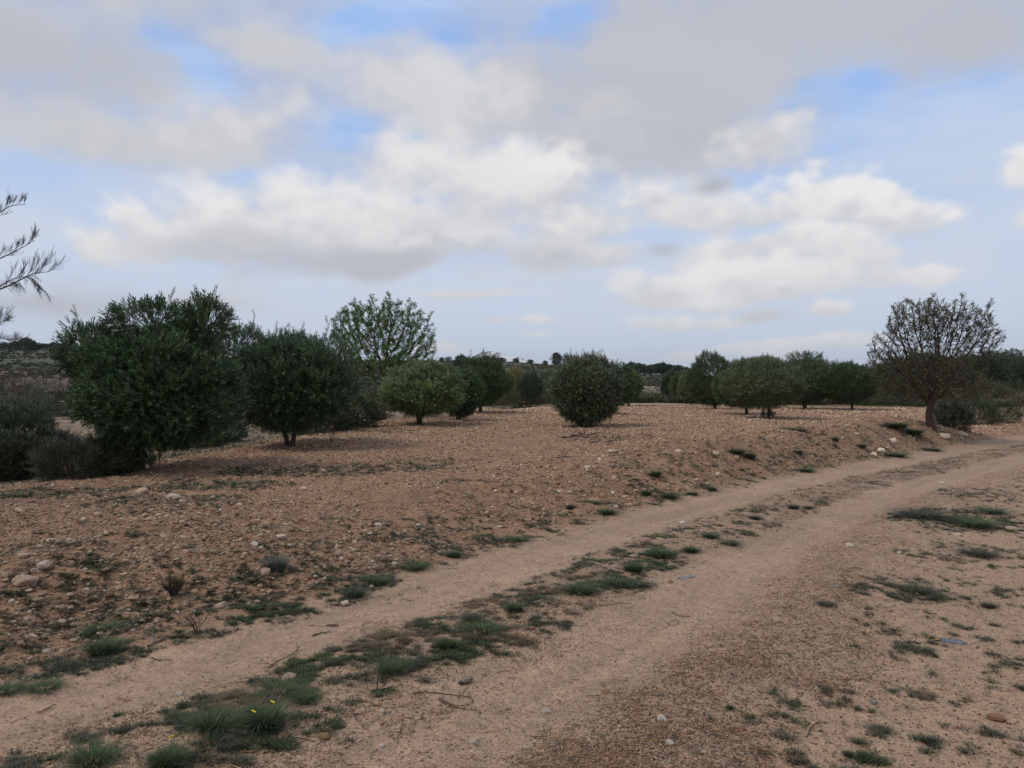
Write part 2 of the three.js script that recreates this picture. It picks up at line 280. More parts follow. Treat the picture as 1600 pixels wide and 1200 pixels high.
const stoneMat = (r, g, b) => new THREE.MeshStandardMaterial({ color: new THREE.Color().setRGB(r, g, b), map: soilMap, bumpMap: soilBump, bumpScale: 0.006, roughness: 0.93 });

// ------------------------------------------------------------------ the ground sheet: one polar grid, cut into named pieces that share their edges
{
  const az = [], rad = [];
  for (let a = -180; a < -44; a += 4) az.push(a);
  for (let a = -44; a < 44; a += 0.124) az.push(a);
  for (let a = 44; a < 180; a += 4) az.push(a);
  for (const r of [0.25, 0.7, 1.2, 1.7, 2.1, 2.4]) rad.push(r);
  for (let r = 2.6; r < 55; r *= 1.0053) rad.push(r);
  for (let r = 55; r < 4200; r *= 1.035) rad.push(r);
  const na = az.length, nr = rad.length, N = na * nr;
  const pos = new Float32Array(N * 3), col = new Float32Array(N * 3), uv = new Float32Array(N * 2), kind = new Uint8Array(N);
  for (let j = 0; j < nr; j++) for (let i = 0; i < na; i++) {
    const a = az[i] * Math.PI / 180, r = rad[j], x = Math.sin(a) * r, z = -Math.cos(a) * r, d = -z, o = j * na + i;
    const h = Hbase(x, z); masks(x, z);
    pos[o * 3] = x; pos[o * 3 + 1] = h + micro(x, z); pos[o * 3 + 2] = z;
    uv[o * 2] = x / 1.55; uv[o * 2 + 1] = z / 1.55;
    // what the ground is made of, as real base colours
    const mm = fbm2(x * 1.7 + 3, d * 1.7, 4), big = fbm2(x * 0.23, d * 0.23 + 2, 3), crumb = fbm2(x * 14, d * 14, 3);
    let R0 = 0.345 + 0.06 * big + 0.05 * mm, G0 = 0.226 + 0.04 * big + 0.03 * mm, B0 = 0.155 + 0.025 * big + 0.02 * mm;                  // pale sandy soil
    const fk = Math.max(gField, sst(-1.25, -1.6, RS) * sst(1.2, -1, fieldU * -1));
    R0 = lerp(R0, 0.27 + 0.10 * mm + 0.16 * crumb, fk); G0 = lerp(G0, 0.155 + 0.06 * mm + 0.095 * crumb, fk); B0 = lerp(B0, 0.095 + 0.04 * mm + 0.06 * crumb, fk);  // tilled red-brown soil
    if (gTrack > 0) { const q = gTrack, v = 1 + 0.25 * mm + 0.12 * crumb + 0.22 * n2(RS * 6.5, RT * 0.4) * (0.6 + big); R0 = lerp(R0, 0.36 * v, q); G0 = lerp(G0, 0.24 * v, q); B0 = lerp(B0, 0.168 * v, q); }
    const li = clamp(gLitter * sst(-0.25, 0.3, crumb + mm * 0.6)); R0 = lerp(R0, 0.22, li * 0.6); G0 = lerp(G0, 0.135, li * 0.6); B0 = lerp(B0, 0.09, li * 0.6);
    const dr = gDry * sst(-0.2, 0.25, crumb + mm) * (1 - gTrack); R0 = lerp(R0, 0.12, dr * 0.75); G0 = lerp(G0, 0.08, dr * 0.75); B0 = lerp(B0, 0.052, dr * 0.75);
    const gr = gGrass * clumps(x, z) * 0.6 + (r > 20 ? 0.2 * gGrass : 0); R0 = lerp(R0, 0.085, gr); G0 = lerp(G0, 0.082, gr); B0 = lerp(B0, 0.05, gr);
    const r2 = r;
    if (r2 > 44) {                                // scrub land beyond the field
      const azd = az[i], far2 = sst(46, 75, r2 + 10 * big);
      const k = fbm2(x * 0.045, d * 0.045, 4), k2 = fbm2(x * 0.2, d * 0.2, 3);
      let r3 = 0.06 + 0.03 * k + 0.015 * k2, g3 = 0.07 + 0.025 * k + 0.015 * k2, b3 = 0.032 + 0.012 * k;
      const red = sst(-15, -24, azd) * sst(90, 110, r2) * sst(235, 205, r2 + 20 * k); r3 = lerp(r3, 0.10 + 0.05 * k2, red); g3 = lerp(g3, 0.062 + 0.03 * k2, red); b3 = lerp(b3, 0.05, red);
      const pale = sst(0.27, 0.33, k + 0.5 * k2) * sst(60, 100, r2) * 0.6; r3 = lerp(r3, 0.25, pale); g3 = lerp(g3, 0.17, pale); b3 = lerp(b3, 0.11, pale);
      const lane = sst(56, 58.5, r2) * sst(66, 63, r2) * sst(5, 7, azd) * sst(14, 12, azd); const dry = sst(17, 24, azd) * sst(60, 80, r2) * 0.6; r3 = lerp(r3, 0.22, dry); g3 = lerp(g3, 0.155, dry); b3 = lerp(b3, 0.10, dry);
      R0 = lerp(lerp(R0, r3, far2), 0.36, lane); G0 = lerp(lerp(G0, g3, far2), 0.26, lane); B0 = lerp(lerp(B0, b3, far2), 0.20, lane);
    }
    // the map averages about 0.68 of white
    col[o * 3] = R0 / 0.735; col[o * 3 + 1] = G0 / 0.72; col[o * 3 + 2] = B0 / 0.74;
    const t = RT - T0;
    kind[o] = r > 85 ? 3 : Math.abs(RS) < 1.3 ? 1 : fk > 0.5 && d < 56 ? 2 : 0;
  }
  const idx = [[], [], [], []];
  for (let j = 0; j < nr - 1; j++) for (let i = 0; i < na; i++) {
    const i1 = (i + 1) % na, a = j * na + i, b = j * na + i1, c = a + na, e = b + na;
    idx[kind[a]].push(a, c, b, b, c, e);
  }
  const full = new THREE.BufferGeometry();
  full.setAttribute('position', new THREE.BufferAttribute(pos, 3));
  full.setIndex([...Array(0)]);
  const all = new Uint32Array(idx.reduce((s, l) => s + l.length, 0)); { let o = 0; for (const l of idx) { for (let k = 0; k < l.length; k++) all[o++] = l[k]; } }
  full.setIndex(new THREE.BufferAttribute(all, 1)); full.computeVertexNormals();
  const nor = full.attributes.normal.array;
  const names = ['ground', 'dirt_track', 'field', 'hillside'];
  idx.forEach((list, k) => {                      // compact each piece
    const map = new Int32Array(N).fill(-1), keep = []; const ii = new Uint32Array(list.length);
    for (let q = 0; q < list.length; q++) { const v = list[q]; if (map[v] < 0) { map[v] = keep.length; keep.push(v); } ii[q] = map[v]; }
    const g = new THREE.BufferGeometry(), P = new Float32Array(keep.length * 3), C = new Float32Array(keep.length * 3), Nn = new Float32Array(keep.length * 3), U = new Float32Array(keep.length * 2);
    keep.forEach((v, q) => { for (let c = 0; c < 3; c++) { P[q * 3 + c] = pos[v * 3 + c]; C[q * 3 + c] = col[v * 3 + c]; Nn[q * 3 + c] = nor[v * 3 + c]; } U[q * 2] = uv[v * 2]; U[q * 2 + 1] = uv[v * 2 + 1]; });
    g.setAttribute('position', new THREE.BufferAttribute(P, 3)); g.setAttribute('normal', new THREE.BufferAttribute(Nn, 3)); g.setAttribute('color', new THREE.BufferAttribute(C, 3)); g.setAttribute('uv', new THREE.BufferAttribute(U, 2)); g.setIndex(new THREE.BufferAttribute(ii, 1));
    const m = shade(new THREE.Mesh(g, soilMat)); m.name = names[k]; m.userData.kind = 'structure'; scene.add(m);
  });
}
{ // the pale bare mountain far behind the ridge
  const d = 8200, pts = [[-1500, 20], [700, 20], [735, 40], [752, 50], [768, 52], [790, 47], [812, 41], [830, 35], [848, 27], [875, 12], [960, 5], [1700, 0]];
  const g = new THREE.PlaneGeometry(1, 1, 260, 40), p = g.attributes.position, col = new Float32Array(p.count * 3);
  for (let k = 0; k < p.count; k++) {
    const u = p.getX(k) + 0.5, v = p.getY(k) + 0.5, px = 560 + u * 560;
    let e = 0; for (let i = 1; i < pts.length; i++) if (px <= pts[i][0]) { const a = pts[i - 1], b = pts[i]; e = lerp(a[1], b[1], (px - a[0]) / (b[0] - a[0])); break; }
    const zz = d + (v - 0.5) * 3000, prof = Math.max(0, 1 - Math.abs(v - 0.5) * 2);
    const x = (px - 800) / F * d, h = e / F * d * prof ** 0.8 + 14 * fbm2(x * 0.006, zz * 0.006, 4) * prof - 60 * (1 - prof);
    p.setXYZ(k, x, h, -zz);
    const s = fbm2(x * 0.008, zz * 0.004, 4) + (px > 768 && px < 822 ? 0.02 : -0.12) > 0 ? 1 : 0;   // snow lying on grey rock
    col.set(s ? [0.78, 0.78, 0.78] : [0.13, 0.125, 0.115], k * 3);
  }
  g.setAttribute('color', new THREE.BufferAttribute(col, 3)); g.computeVertexNormals();
  const m = shade(new THREE.Mesh(g, new THREE.MeshStandardMaterial({ vertexColors: true, roughness: 1, side: THREE.DoubleSide }))); m.name = 'mountain'; m.userData.kind = 'structure'; scene.add(m);
}
scene.fog = new THREE.FogExp2(new THREE.Color(0.62, 0.68, 0.78), 0.00007);

// ------------------------------------------------------------------ plant geometry
function geoFrom(pos, idx, uvs) {
  const g = new THREE.BufferGeometry();
  g.setAttribute('position', new THREE.Float32BufferAttribute(pos, 3));
  if (uvs) g.setAttribute('uv', new THREE.Float32BufferAttribute(uvs, 2));
  g.setIndex(idx); g.computeVertexNormals();
  return g;
}
function addLeaf(P, I, base, dir, side, len, wid, fold, C, tint) {   // C collects vertex colours: the leaf's own tone   // a folded lozenge
  const up = V().crossVectors(dir, side).normalize(), o = P.length / 3, m = base.clone().addScaledVector(dir, len * 0.5), tip = base.clone().addScaledVector(dir, len).addScaledVector(up, -len * 0.08);
  const l = m.clone().addScaledVector(side, wid / 2).addScaledVector(up, fold), r = m.clone().addScaledVector(side, -wid / 2).addScaledVector(up, fold);
  for (const q of [base, l, tip, r]) { P.push(q.x, q.y, q.z); if (C) C.push(tint[0], tint[1], tint[2]); }
  I.push(o, o + 1, o + 2, o, o + 2, o + 3);
}
function sprig(seed, L, pairs, ll, lw, spread, silver = 0) {
  const R = rngOf(seed), P = [], I = [], C = [], bend = V(R() - 0.5, 0, R() - 0.5).multiplyScalar(0.5);
  const at = (t) => V(bend.x * t * t * L, t * L, bend.z * t * t * L);
  const sw = 0.0022 * L / 0.2;
  for (let k = 0; k < 2; k++) { const o = P.length / 3, q = k ? V(0, 0, sw) : V(sw, 0, 0); for (const t of [0, 0.55, 1]) { const c = at(t), w = 1 - t * 0.7; P.push(c.x + q.x * w, c.y, c.z + q.z * w, c.x - q.x * w, c.y, c.z - q.z * w); C.push(0.9, 0.8, 0.8, 0.9, 0.8, 0.8); } I.push(o, o + 1, o + 2, o + 1, o + 3, o + 2, o + 2, o + 3, o + 4, o + 3, o + 5, o + 4); }
  for (let k = 0; k < pairs; k++) {
    const t = 0.12 + 0.86 * (k + 0.3 * R()) / pairs, a = k * 1.57 + R() * 0.9;
    for (const s of [0, Math.PI]) {
      const out = V(Math.cos(a + s), 0, Math.sin(a + s)), dir = out.clone().multiplyScalar(Math.sin(spread * (0.75 + 0.5 * R()))).add(V(0, Math.cos(spread), 0)).normalize();
      const side = V().crossVectors(dir, V(0, 1, 0)).normalize(); side.applyAxisAngle(dir, (R() - 0.5) * 1.2);
      addLeaf(P, I, at(t), dir, side, ll * (0.7 + 0.5 * R()), lw * (0.8 + 0.4 * R()), lw * 0.15, C, R() < silver ? [2.6, 2.3, 3.0] : [0.72 + 0.4 * R(), 0.9 + 0.45 * R(), 0.72]);
    }
  }
  const g = geoFrom(P, I); g.setAttribute('color', new THREE.Float32BufferAttribute(C, 3)); return g;
}
const G = {
  olive: [sprig(1, 0.20, 8, 0.062, 0.0155, 0.75, 0.2), sprig(2, 0.24, 9, 0.058, 0.0145, 0.85, 0.2), sprig(3, 0.17, 7, 0.066, 0.016, 0.65, 0.2)],
  almond: [sprig(4, 0.10, 3, 0.055, 0.017, 0.8), sprig(5, 0.08, 3, 0.05, 0.016, 1.0)],
  needle: [sprig(6, 0.2, 13, 0.10, 0.011, 0.6), sprig(7, 0.2, 12, 0.09, 0.011, 0.8)],
  broom: [sprig(8, 0.34, 9, 0.13, 0.005, 0.3), sprig(9, 0.3, 8, 0.12, 0.006, 0.45)],
};
function addTube(B, pts, rad, sides = 6) {       // B = {P, I, U}; pts Vector3[], rad number[]
  const n = pts.length, o = B.P.length / 3; let side = null, len = 0;
  for (let i = 0; i < n; i++) {
    const tan = pts[Math.min(i + 1, n - 1)].clone().sub(pts[Math.max(i - 1, 0)]).normalize();
    if (!side) side = Math.abs(tan.y) < 0.9 ? V(0, 1, 0).cross(tan).normalize() : V(1, 0, 0).cross(tan).normalize();
    else side.addScaledVector(tan, -side.dot(tan)).normalize();
    const bi = V().crossVectors(tan, side);
    if (i) len += pts[i].distanceTo(pts[i - 1]);
    for (let k = 0; k <= sides; k++) { const a = k / sides * Math.PI * 2, c = Math.cos(a) * rad[i], s = Math.sin(a) * rad[i]; B.P.push(pts[i].x + side.x * c + bi.x * s, pts[i].y + side.y * c + bi.y * s, pts[i].z + side.z * c + bi.z * s); B.U.push(k / sides * Math.max(0.25, rad[0] * 12), len * 2); }
  }
  for (let i = 0; i < n - 1; i++) for (let k = 0; k < sides; k++) { const a = o + i * (sides + 1) + k, b = a + sides + 1; B.I.push(a, b, a + 1, a + 1, b, b + 1); }
  const e = B.P.length / 3, c = pts[n - 1]; B.P.push(c.x, c.y, c.z); B.U.push(0, 0);
  for (let k = 0; k < sides; k++) B.I.push(o + (n - 1) * (sides + 1) + k, e, o + (n - 1) * (sides + 1) + k + 1);
}
const newB = () => ({ P: [], I: [], U: [] }), buildB = (B) => geoFrom(B.P, B.I, B.U);
const qt = new THREE.Quaternion(), qs = new THREE.Quaternion(), mt = new THREE.Matrix4(), UP = V(0, 1, 0), sc3 = V(1, 1, 1), tc = new THREE.Color();
function inst(name, geo, mat, list, parent, kind = 'stuff') {   // list of [pos, dir, spin, scale(Vector3|number), [r,g,b]]
  const m = shade(new THREE.InstancedMesh(geo, mat, list.length)); m.name = name; if (kind) m.userData.kind = kind;
  list.forEach(([p, dir, spin, s, c], i) => {
    qt.setFromUnitVectors(UP, dir); qs.setFromAxisAngle(UP, spin); qt.multiply(qs);
    if (typeof s === 'number') sc3.set(s, s, s); else sc3.copy(s);
    m.setMatrixAt(i, mt.compose(p, qt, sc3)); m.setColorAt(i, tc.setRGB(c[0], c[1], c[2]));
  });
  m.computeBoundingSphere?.();
  parent.add(m); return m;
}
function crown(o) {                              // list of sprigs filling a lumpy ellipsoid; o: c, r, n, seed, size, color, lump, clump, up, shoots, flat
  const R = rngOf(o.seed), L = [], s1 = o.seed * 3.7, lump = o.lump ?? 0.2, cf = o.clump ?? 2.6 / Math.max(o.r.x, o.r.y);
  const gauss = () => (R() + R() + R() - 1.5) / 1.5;
  const col = (p, u) => { const v = 0.6 + 0.5 * R() + 0.6 * R() ** 4 + 0.35 * n3(p.x * 3 + s1, p.y * 3, p.z * 3), q = o.color, y = R() < (o.yellow ?? 0.05) ? 1.5 : 1; return [q[0] * v * y, q[1] * v * (y > 1 ? 1.2 : 1), q[2] * v]; };
  let guard = 0;
  while (L.length < o.n && guard++ < o.n * 6) {
    const y = R() * 2 - 1, a = R() * Math.PI * 2, k = Math.sqrt(1 - y * y), u = V(k * Math.cos(a), y, k * Math.sin(a));
    let rr = 1 + lump * 1.3 * n3(u.x * 1.6 + s1, u.y * 1.6, u.z * 1.6) + lump * 1.0 * n3(u.x * 4 + s1, u.y * 4 + 9, u.z * 4) + lump * 0.5 * n3(u.x * 9 + s1, u.y * 9, u.z * 9);
    const fr = R() < 0.72 ? 1 - Math.abs(gauss()) * 0.26 : 0.25 + 0.7 * Math.cbrt(R());
    if (u.y < 0) rr = lerp(rr, 1, -u.y);
    const p = V(u.x * o.r.x, u.y * o.r.y * (u.y < 0 ? o.flat ?? 0.92 : 1), u.z * o.r.z).multiplyScalar(rr * fr);
    const cl = n3(p.x * cf * 2 + s1, p.y * cf * 2, p.z * cf * 2 + 5);
    if (fr > 0.5 && cl < -0.12 && R() < (o.gaps ?? 0.75)) continue;
    const dir = u.clone().multiplyScalar(0.75).add(V(0, o.up ?? 0.5, 0)).add(V(R() - 0.5, R() - 0.5, R() - 0.5).multiplyScalar(1.1)).normalize();
    L.push([p.add(o.c), dir, R() * 6.3, o.size * (0.7 + 0.6 * R()), col(p, u)]);
  }
  for (let k = 0; k < (o.shoots ?? 0); k++) {
    const a = R() * 6.3, rad = Math.sqrt(R()) * 0.85, u = V(Math.cos(a) * rad, Math.sqrt(1 - rad * rad), Math.sin(a) * rad), rr = 1 + lump * 1.3 * n3(u.x * 1.6 + s1, u.y * 1.6, u.z * 1.6);
    const p = V(u.x * o.r.x, u.y * o.r.y, u.z * o.r.z).multiplyScalar(rr * 0.95).add(o.c), d = V(u.x * 0.5 + (R() - 0.5) * 0.6, 1, u.z * 0.5 + (R() - 0.5) * 0.6).normalize(), n = 3 + (R() * 3 | 0);
    for (let j = 0; j < n; j++) L.push([p.clone().addScaledVector(d, j * 0.085 * o.size), d.clone().add(V(R() - 0.5, R() * 0.2, R() - 0.5).multiplyScalar(0.9)).normalize(), R() * 6.3, o.size * (0.6 + 0.3 * R()), col(p, u)]);
  }
  return L;
}
function stems(parent, R, n, hgt, spread, r0, mat, name = 'trunk', lean = 0.25) {   // n stems from the base, forking into the crown
  const limbs = [];
  for (let k = 0; k < n; k++) {
    const B = newB(), a = k / n * 6.28 + R() * 1.2, out = V(Math.cos(a), 0, Math.sin(a)), pts = [], rad = [], sp = n > 1 ? 1 : 0.25;
    for (let i = 0; i <= 7; i++) { const t = i / 7; pts.push(V(out.x * spread * sp * (0.1 + t * t) + n2(t * 3 + k * 7, a) * 0.06, -0.06 + t * hgt, out.z * spread * sp * (0.1 + t * t) + n2(a, t * 3) * 0.06)); rad.push(r0 * (1 - 0.45 * t) * (i === 0 ? 1.5 : i === 1 ? 1.15 : 1)); }
    addTube(B, pts, rad, 9);
    part(name, buildB(B), mat, parent);
    limbs.push(pts[7], pts[5]);
  }
  return limbs;
}
function branches(parent, R, from, c, r, n, r0, mat) {   // limbs inside the crown
  for (let k = 0; k < n; k++) {
    const B = newB(), s = from[k % from.length], a = R() * 6.28, e = V(c.x + Math.cos(a) * r.x * 0.72 * (0.4 + 0.6 * R()), c.y + r.y * (R() * 0.95 - 0.15), c.z + Math.sin(a) * r.z * 0.72), pts = [], rad = [];
    for (let i = 0; i <= 6; i++) { const t = i / 6; pts.push(s.clone().lerp(e, t).add(V(n2(k * 3.1, t * 2), Math.sin(t * 3.14) * 0.3, n2(t * 2, k * 5.2)).multiplyScalar(0.22 * Math.min(t * 3, 1)))); rad.push(r0 * (1 - 0.8 * t)); }
    addTube(B, pts, rad, 6);
    for (let q = 0; q < 4; q++) { const i = 2 + q % 4, b = pts[i], d = V(R() - 0.5, R() * 0.8, R() - 0.5).normalize(), l = 0.3 * r.y * (0.6 + R()); addTube(B, [b, b.clone().addScaledVector(d, l * 0.5).add(V(0, l * 0.08, 0)), b.clone().addScaledVector(d, l).add(V(0, l * 0.2, 0))], [rad[i] * 0.6, rad[i] * 0.4, 0.003], 5); }
    part('limb', buildB(B), mat, parent);
  }
}
// ------------------------------------------------------------------ olive trees, each grown on its own base
// o: base pixel, left / right / top edges and crown bottom in the photograph
function olive(o) {
  const P = o.dist ? onGround(o.bx, o.dist) : groundAt(o.bx, o.by), d = -P.z, m = d / F, R = rngOf(o.seed);
  const g = thing(o.name ?? 'olive_tree', o.label, 'tree', P, o.group ?? 'olive trees in the field rows');
  const topY = EYE + (600 - o.top) * m - P.y, botY = EYE + (600 - o.bot + 5) * m - P.y;
  const cx = ((o.l + o.r) / 2 - 800) * m - P.x, rx = (o.r - o.l) / 2 * m, c = V(cx, botY + (topY - botY) * 0.47, 0), r = V(rx * 0.95, (topY - botY) * 0.49, rx * (o.deep ?? 0.95));
  const fork = Math.max(0.12, botY + (topY - botY) * 0.22), tips = stems(g, R, o.stems ?? 1, fork, o.spread ?? 0.25, o.tr ?? 0.075, M.olivebark);
  branches(g, R, tips, c, r, o.limbs ?? 6, (o.tr ?? 0.075) * 0.55, M.olivebark);
  const list = crown({ c, r, n: Math.round((o.n ?? 3000) * 1.35), seed: o.seed, size: (o.size ?? 1) * 0.85, color: o.color ?? [0.06, 0.085, 0.04], lump: o.lump ?? 0.28, shoots: Math.round((o.shoots ?? 26) * 0.6), yellow: o.yellow, up: 0.45, flat: o.flat, gaps: o.gaps });
  for (const e of o.lobes ?? []) {                // further rounded masses of the same crown
    const lc = V((e[0] - 800) * m - P.x, EYE + (600 - e[1]) * m - P.y, (e[4] ?? 0) * rx), lr = V(e[2] * m, e[3] * m, e[2] * m);
    list.push(...crown({ c: lc, r: lr, n: e[5] ?? 700, seed: o.seed + 91 + list.length, size: o.size ?? 1, color: o.color ?? [0.06, 0.085, 0.04], lump: 0.25, shoots: 3, up: 0.5 }));
  }
  if (o.suckers) for (let k = 0; k < o.suckers; k++) { const a = R() * 6.3, q = 0.12 + 0.22 * R(); list.push([V(Math.cos(a) * q, 0.02 + R() * 0.15, Math.sin(a) * q), V((R() - 0.5) * 0.8, 1, (R() - 0.5) * 0.8).normalize(), R() * 6, 0.7 + 0.5 * R(), [0.05, 0.06, 0.035]]); }
  inst('foliage', G.olive[o.seed % 3], M.leaf, list, g);
  return g;
}
const dark = [0.052, 0.082, 0.042], mid = [0.066, 0.10, 0.038], light = [0.08, 0.118, 0.038], yel = [0.115, 0.11, 0.035];
olive({ seed: 11, bx: 216, by: 735, l: 132, r: 374, top: 513, bot: 702, n: 8800, color: [0.056, 0.084, 0.048], shoots: 10, suckers: 90, tr: 0.09, limbs: 9, lump: 0.22, gaps: 0.7, lobes: [[322, 512, 32, 34, 0.1, 420], [152, 556, 40, 38, 0.1, 500], [235, 508, 56, 28, 0, 500]], label: 'largest dark olive tree, round and full, at the left end of the near row' });
olive({ seed: 12, bx: 452, by: 698, l: 358, r: 542, top: 530, bot: 676, n: 6400, color: dark, shoots: 40, stems: 2, spread: 0.36, tr: 0.055, limbs: 8, lump: 0.24, lobes: [[385, 552, 34, 32, 0.1, 500], [515, 592, 44, 56, 0.4, 800]], label: 'dark olive tree on two splayed stems, second from the left' });
olive({ seed: 13, bx: 655, by: 664, l: 600, r: 719, top: 573, bot: 655, n: 4200, color: light, yellow: 0.12, stems: 5, spread: 0.16, tr: 0.03, limbs: 7, shoots: 40, label: 'low light green olive bush in front of the leafy almond tree', flat: 0.8 });
olive({ seed: 14, bx: 716, by: 657, l: 690, r: 748, top: 580, bot: 654, n: 2600, color: [0.06, 0.09, 0.045], stems: 4, spread: 0.2, tr: 0.03, label: 'narrow dull green olive bush just right of the light green one' });
olive({ seed: 15, bx: 749, by: 645, l: 705, r: 798, top: 562, bot: 634, n: 3400, color: [0.05, 0.08, 0.03], tr: 0.08, label: 'dark green olive tree on a single straight trunk, behind the narrow bush', lobes: [[756, 576, 26, 16, 0, 500]] });
olive({ seed: 16, bx: 803, by: 637, l: 788, r: 824, top: 576, bot: 632, n: 1500, color: yel, size: 1.3, yellow: 0.2, label: 'yellowish olive tree between the straight-trunked one and a dark one' });
olive({ seed: 17, bx: 829, by: 636, l: 813, r: 846, top: 583, bot: 633, n: 1300, color: [0.035, 0.06, 0.045], size: 1.3, label: 'small blue-green dark olive right of the yellowish one', stems: 3, tr: 0.03 });
olive({ seed: 18, bx: 853, by: 631, l: 836, r: 885, top: 580, bot: 628, n: 1500, color: mid, size: 1.4, stems: 3, tr: 0.03, label: 'mid green olive half hidden behind the bushy olive standing alone' });
olive({ seed: 19, bx: 909, by: 667, l: 866, r: 966, top: 562, bot: 664, n: 4600, color: [0.052, 0.068, 0.032], yellow: 0.1, stems: 8, spread: 0.24, tr: 0.022, limbs: 8, shoots: 90, suckers: 60, lump: 0.24, label: 'dark bushy olive standing alone in mid field, leafy almost to the ground' });
olive({ seed: 20, bx: 958, by: 646, l: 915, r: 988, top: 574, bot: 638, n: 2300, color: [0.065, 0.085, 0.035], size: 1.2, stems: 3, tr: 0.04, label: 'olive directly behind the lone bushy one, showing on its right' });
olive({ seed: 21, bx: 982, by: 635, l: 962, r: 1001, top: 582, bot: 631, n: 1400, color: light, size: 1.5, stems: 2, tr: 0.05, label: 'pale green olive farthest back in the middle row, left of the gap' });
olive({ seed: 22, bx: 1200, by: 654, l: 1130, r: 1252, top: 560, bot: 642, gaps: 0.35, lump: 0.2, n: 6900, color: [0.068, 0.09, 0.036], yellow: 0.1, tr: 0.055, limbs: 8, shoots: 60, suckers: 70, label: 'foremost olive of the right row, with leafy suckers round its thin trunk' });
olive({ seed: 23, bx: 1166, by: 648, l: 1115, r: 1190, top: 578, bot: 640, gaps: 0.35, lump: 0.2, n: 3300, color: [0.07, 0.095, 0.035], size: 1.1, tr: 0.05, stems: 2, spread: 0.1, label: 'olive tucked behind the left side of the foremost right one' });
olive({ seed: 24, bx: 1116, by: 639, l: 1074, r: 1150, top: 555, bot: 638, gaps: 0.35, lump: 0.2, n: 4500, color: [0.05, 0.072, 0.028], size: 1.25, stems: 2, spread: 0.3, tr: 0.07, label: 'tall dark olive at the left front corner of the right block', shoots: 14 });
olive({ seed: 25, bx: 1080, by: 631, l: 1063, r: 1101, top: 582, bot: 632, gaps: 0.35, lump: 0.2, n: 2250, color: [0.085, 0.098, 0.035], size: 1.5, stems: 2, tr: 0.05, label: 'olive-yellow tree left of the tall dark one by the gap', shoots: 8 });
olive({ seed: 26, bx: 1063, by: 629, l: 1049, r: 1083, top: 581, bot: 630, gaps: 0.35, lump: 0.2, n: 1800, color: [0.078, 0.092, 0.034], size: 1.6, stems: 2, tr: 0.05, label: 'second yellowish tree from the gap, half behind the olive-yellow one', shoots: 6 });
olive({ seed: 27, bx: 1047, by: 626, l: 1034, r: 1065, top: 582, bot: 629, gaps: 0.35, lump: 0.2, n: 1650, color: [0.04, 0.06, 0.03], size: 1.6, stems: 2, tr: 0.05, label: 'dark olive on the right edge of the gap that shows the stone bank', shoots: 6 });
olive({ seed: 28, bx: 1257, by: 639, l: 1213, r: 1300, top: 562, bot: 634, gaps: 0.35, lump: 0.2, n: 4800, color: [0.05, 0.075, 0.03], size: 1.25, tr: 0.12, stems: 2, spread: 0.08, label: 'dark olive on a thick short trunk, behind and right of the foremost right one', lobes: [[1258, 568, 24, 14, 0, 600]] });
olive({ seed: 29, bx: 1331, by: 641, l: 1284, r: 1370, top: 570, bot: 633, gaps: 0.35, lump: 0.2, n: 4500, color: [0.045, 0.065, 0.028], size: 1.2, tr: 0.055, stems: 2, spread: 0.06, label: 'round dark olive left of the bare almond tree' });
olive({ seed: 30, bx: 1384, by: 632, l: 1355, r: 1417, top: 569, bot: 632, gaps: 0.35, lump: 0.2, n: 3300, color: [0.045, 0.06, 0.03], size: 1.4, tr: 0.08, label: 'dark olive seen through the left branches of the bare almond tree' });
olive({ seed: 31, bx: 1225, by: 629, l: 1192, r: 1243, top: 565, bot: 629, gaps: 0.35, lump: 0.2, n: 2250, color: [0.045, 0.065, 0.028], size: 1.6, tr: 0.08, label: 'olive in the second rank whose top shows above the foremost right one' });
olive({ seed: 32, bx: 1150, by: 628, l: 1125, r: 1183, top: 566, bot: 629, gaps: 0.35, lump: 0.2, n: 2250, color: [0.05, 0.07, 0.03], size: 1.6, tr: 0.08, label: 'olive in the second rank showing between the tall dark one and the foremost one' });

olive({ seed: 33, bx: 1300, by: 631, l: 1268, r: 1336, top: 566, bot: 629, gaps: 0.35, lump: 0.2, n: 2400, color: [0.045, 0.066, 0.028], size: 1.6, tr: 0.08, label: 'olive in the second rank between the thick-trunked one and the round dark one' });
olive({ seed: 34, bx: 1182, by: 629, l: 1148, r: 1214, top: 561, bot: 627, gaps: 0.35, lump: 0.2, n: 2400, color: [0.048, 0.07, 0.03], size: 1.6, tr: 0.08, label: 'olive in the second rank right behind the foremost right one' });

// ------------------------------------------------------------------ branching trees by space colonisation
function colonise(R, attractors, startPts, step, kill, maxIter) {
  const N = startPts.map((p, i) => ({ p: p.clone(), par: i - 1, dir: i ? p.clone().sub(startPts[i - 1]).normalize() : V(0, 1, 0), kids: 0 }));
  let A = attractors.map((p) => ({ p, n: -1, d: 1e9 })), from = 0;
  for (let it = 0; it < maxIter && A.length; it++) {
    for (let i = from; i < N.length; i++) for (const a of A) { const d = a.p.distanceTo(N[i].p); if (d < a.d) { a.d = d; a.n = i; } }
    from = N.length;
    A = A.filter((a) => a.d > kill);
    const acc = new Map();
    for (const a of A) { const v = a.p.clone().sub(N[a.n].p).normalize(); if (acc.has(a.n)) acc.get(a.n).add(v); else acc.set(a.n, v); }
    for (const [n, v] of acc) { v.normalize().addScaledVector(N[n].dir, 0.55).add(V(R() - 0.5, R() - 0.5, R() - 0.5).multiplyScalar(0.95)).normalize(); if (N[n].kids > 2) continue; N[n].kids++; N.push({ p: N[n].p.clone().addScaledVector(v, step), par: n, dir: v.clone(), kids: 0 }); }
    if (N.length === from) break;
  }
  return N;
}
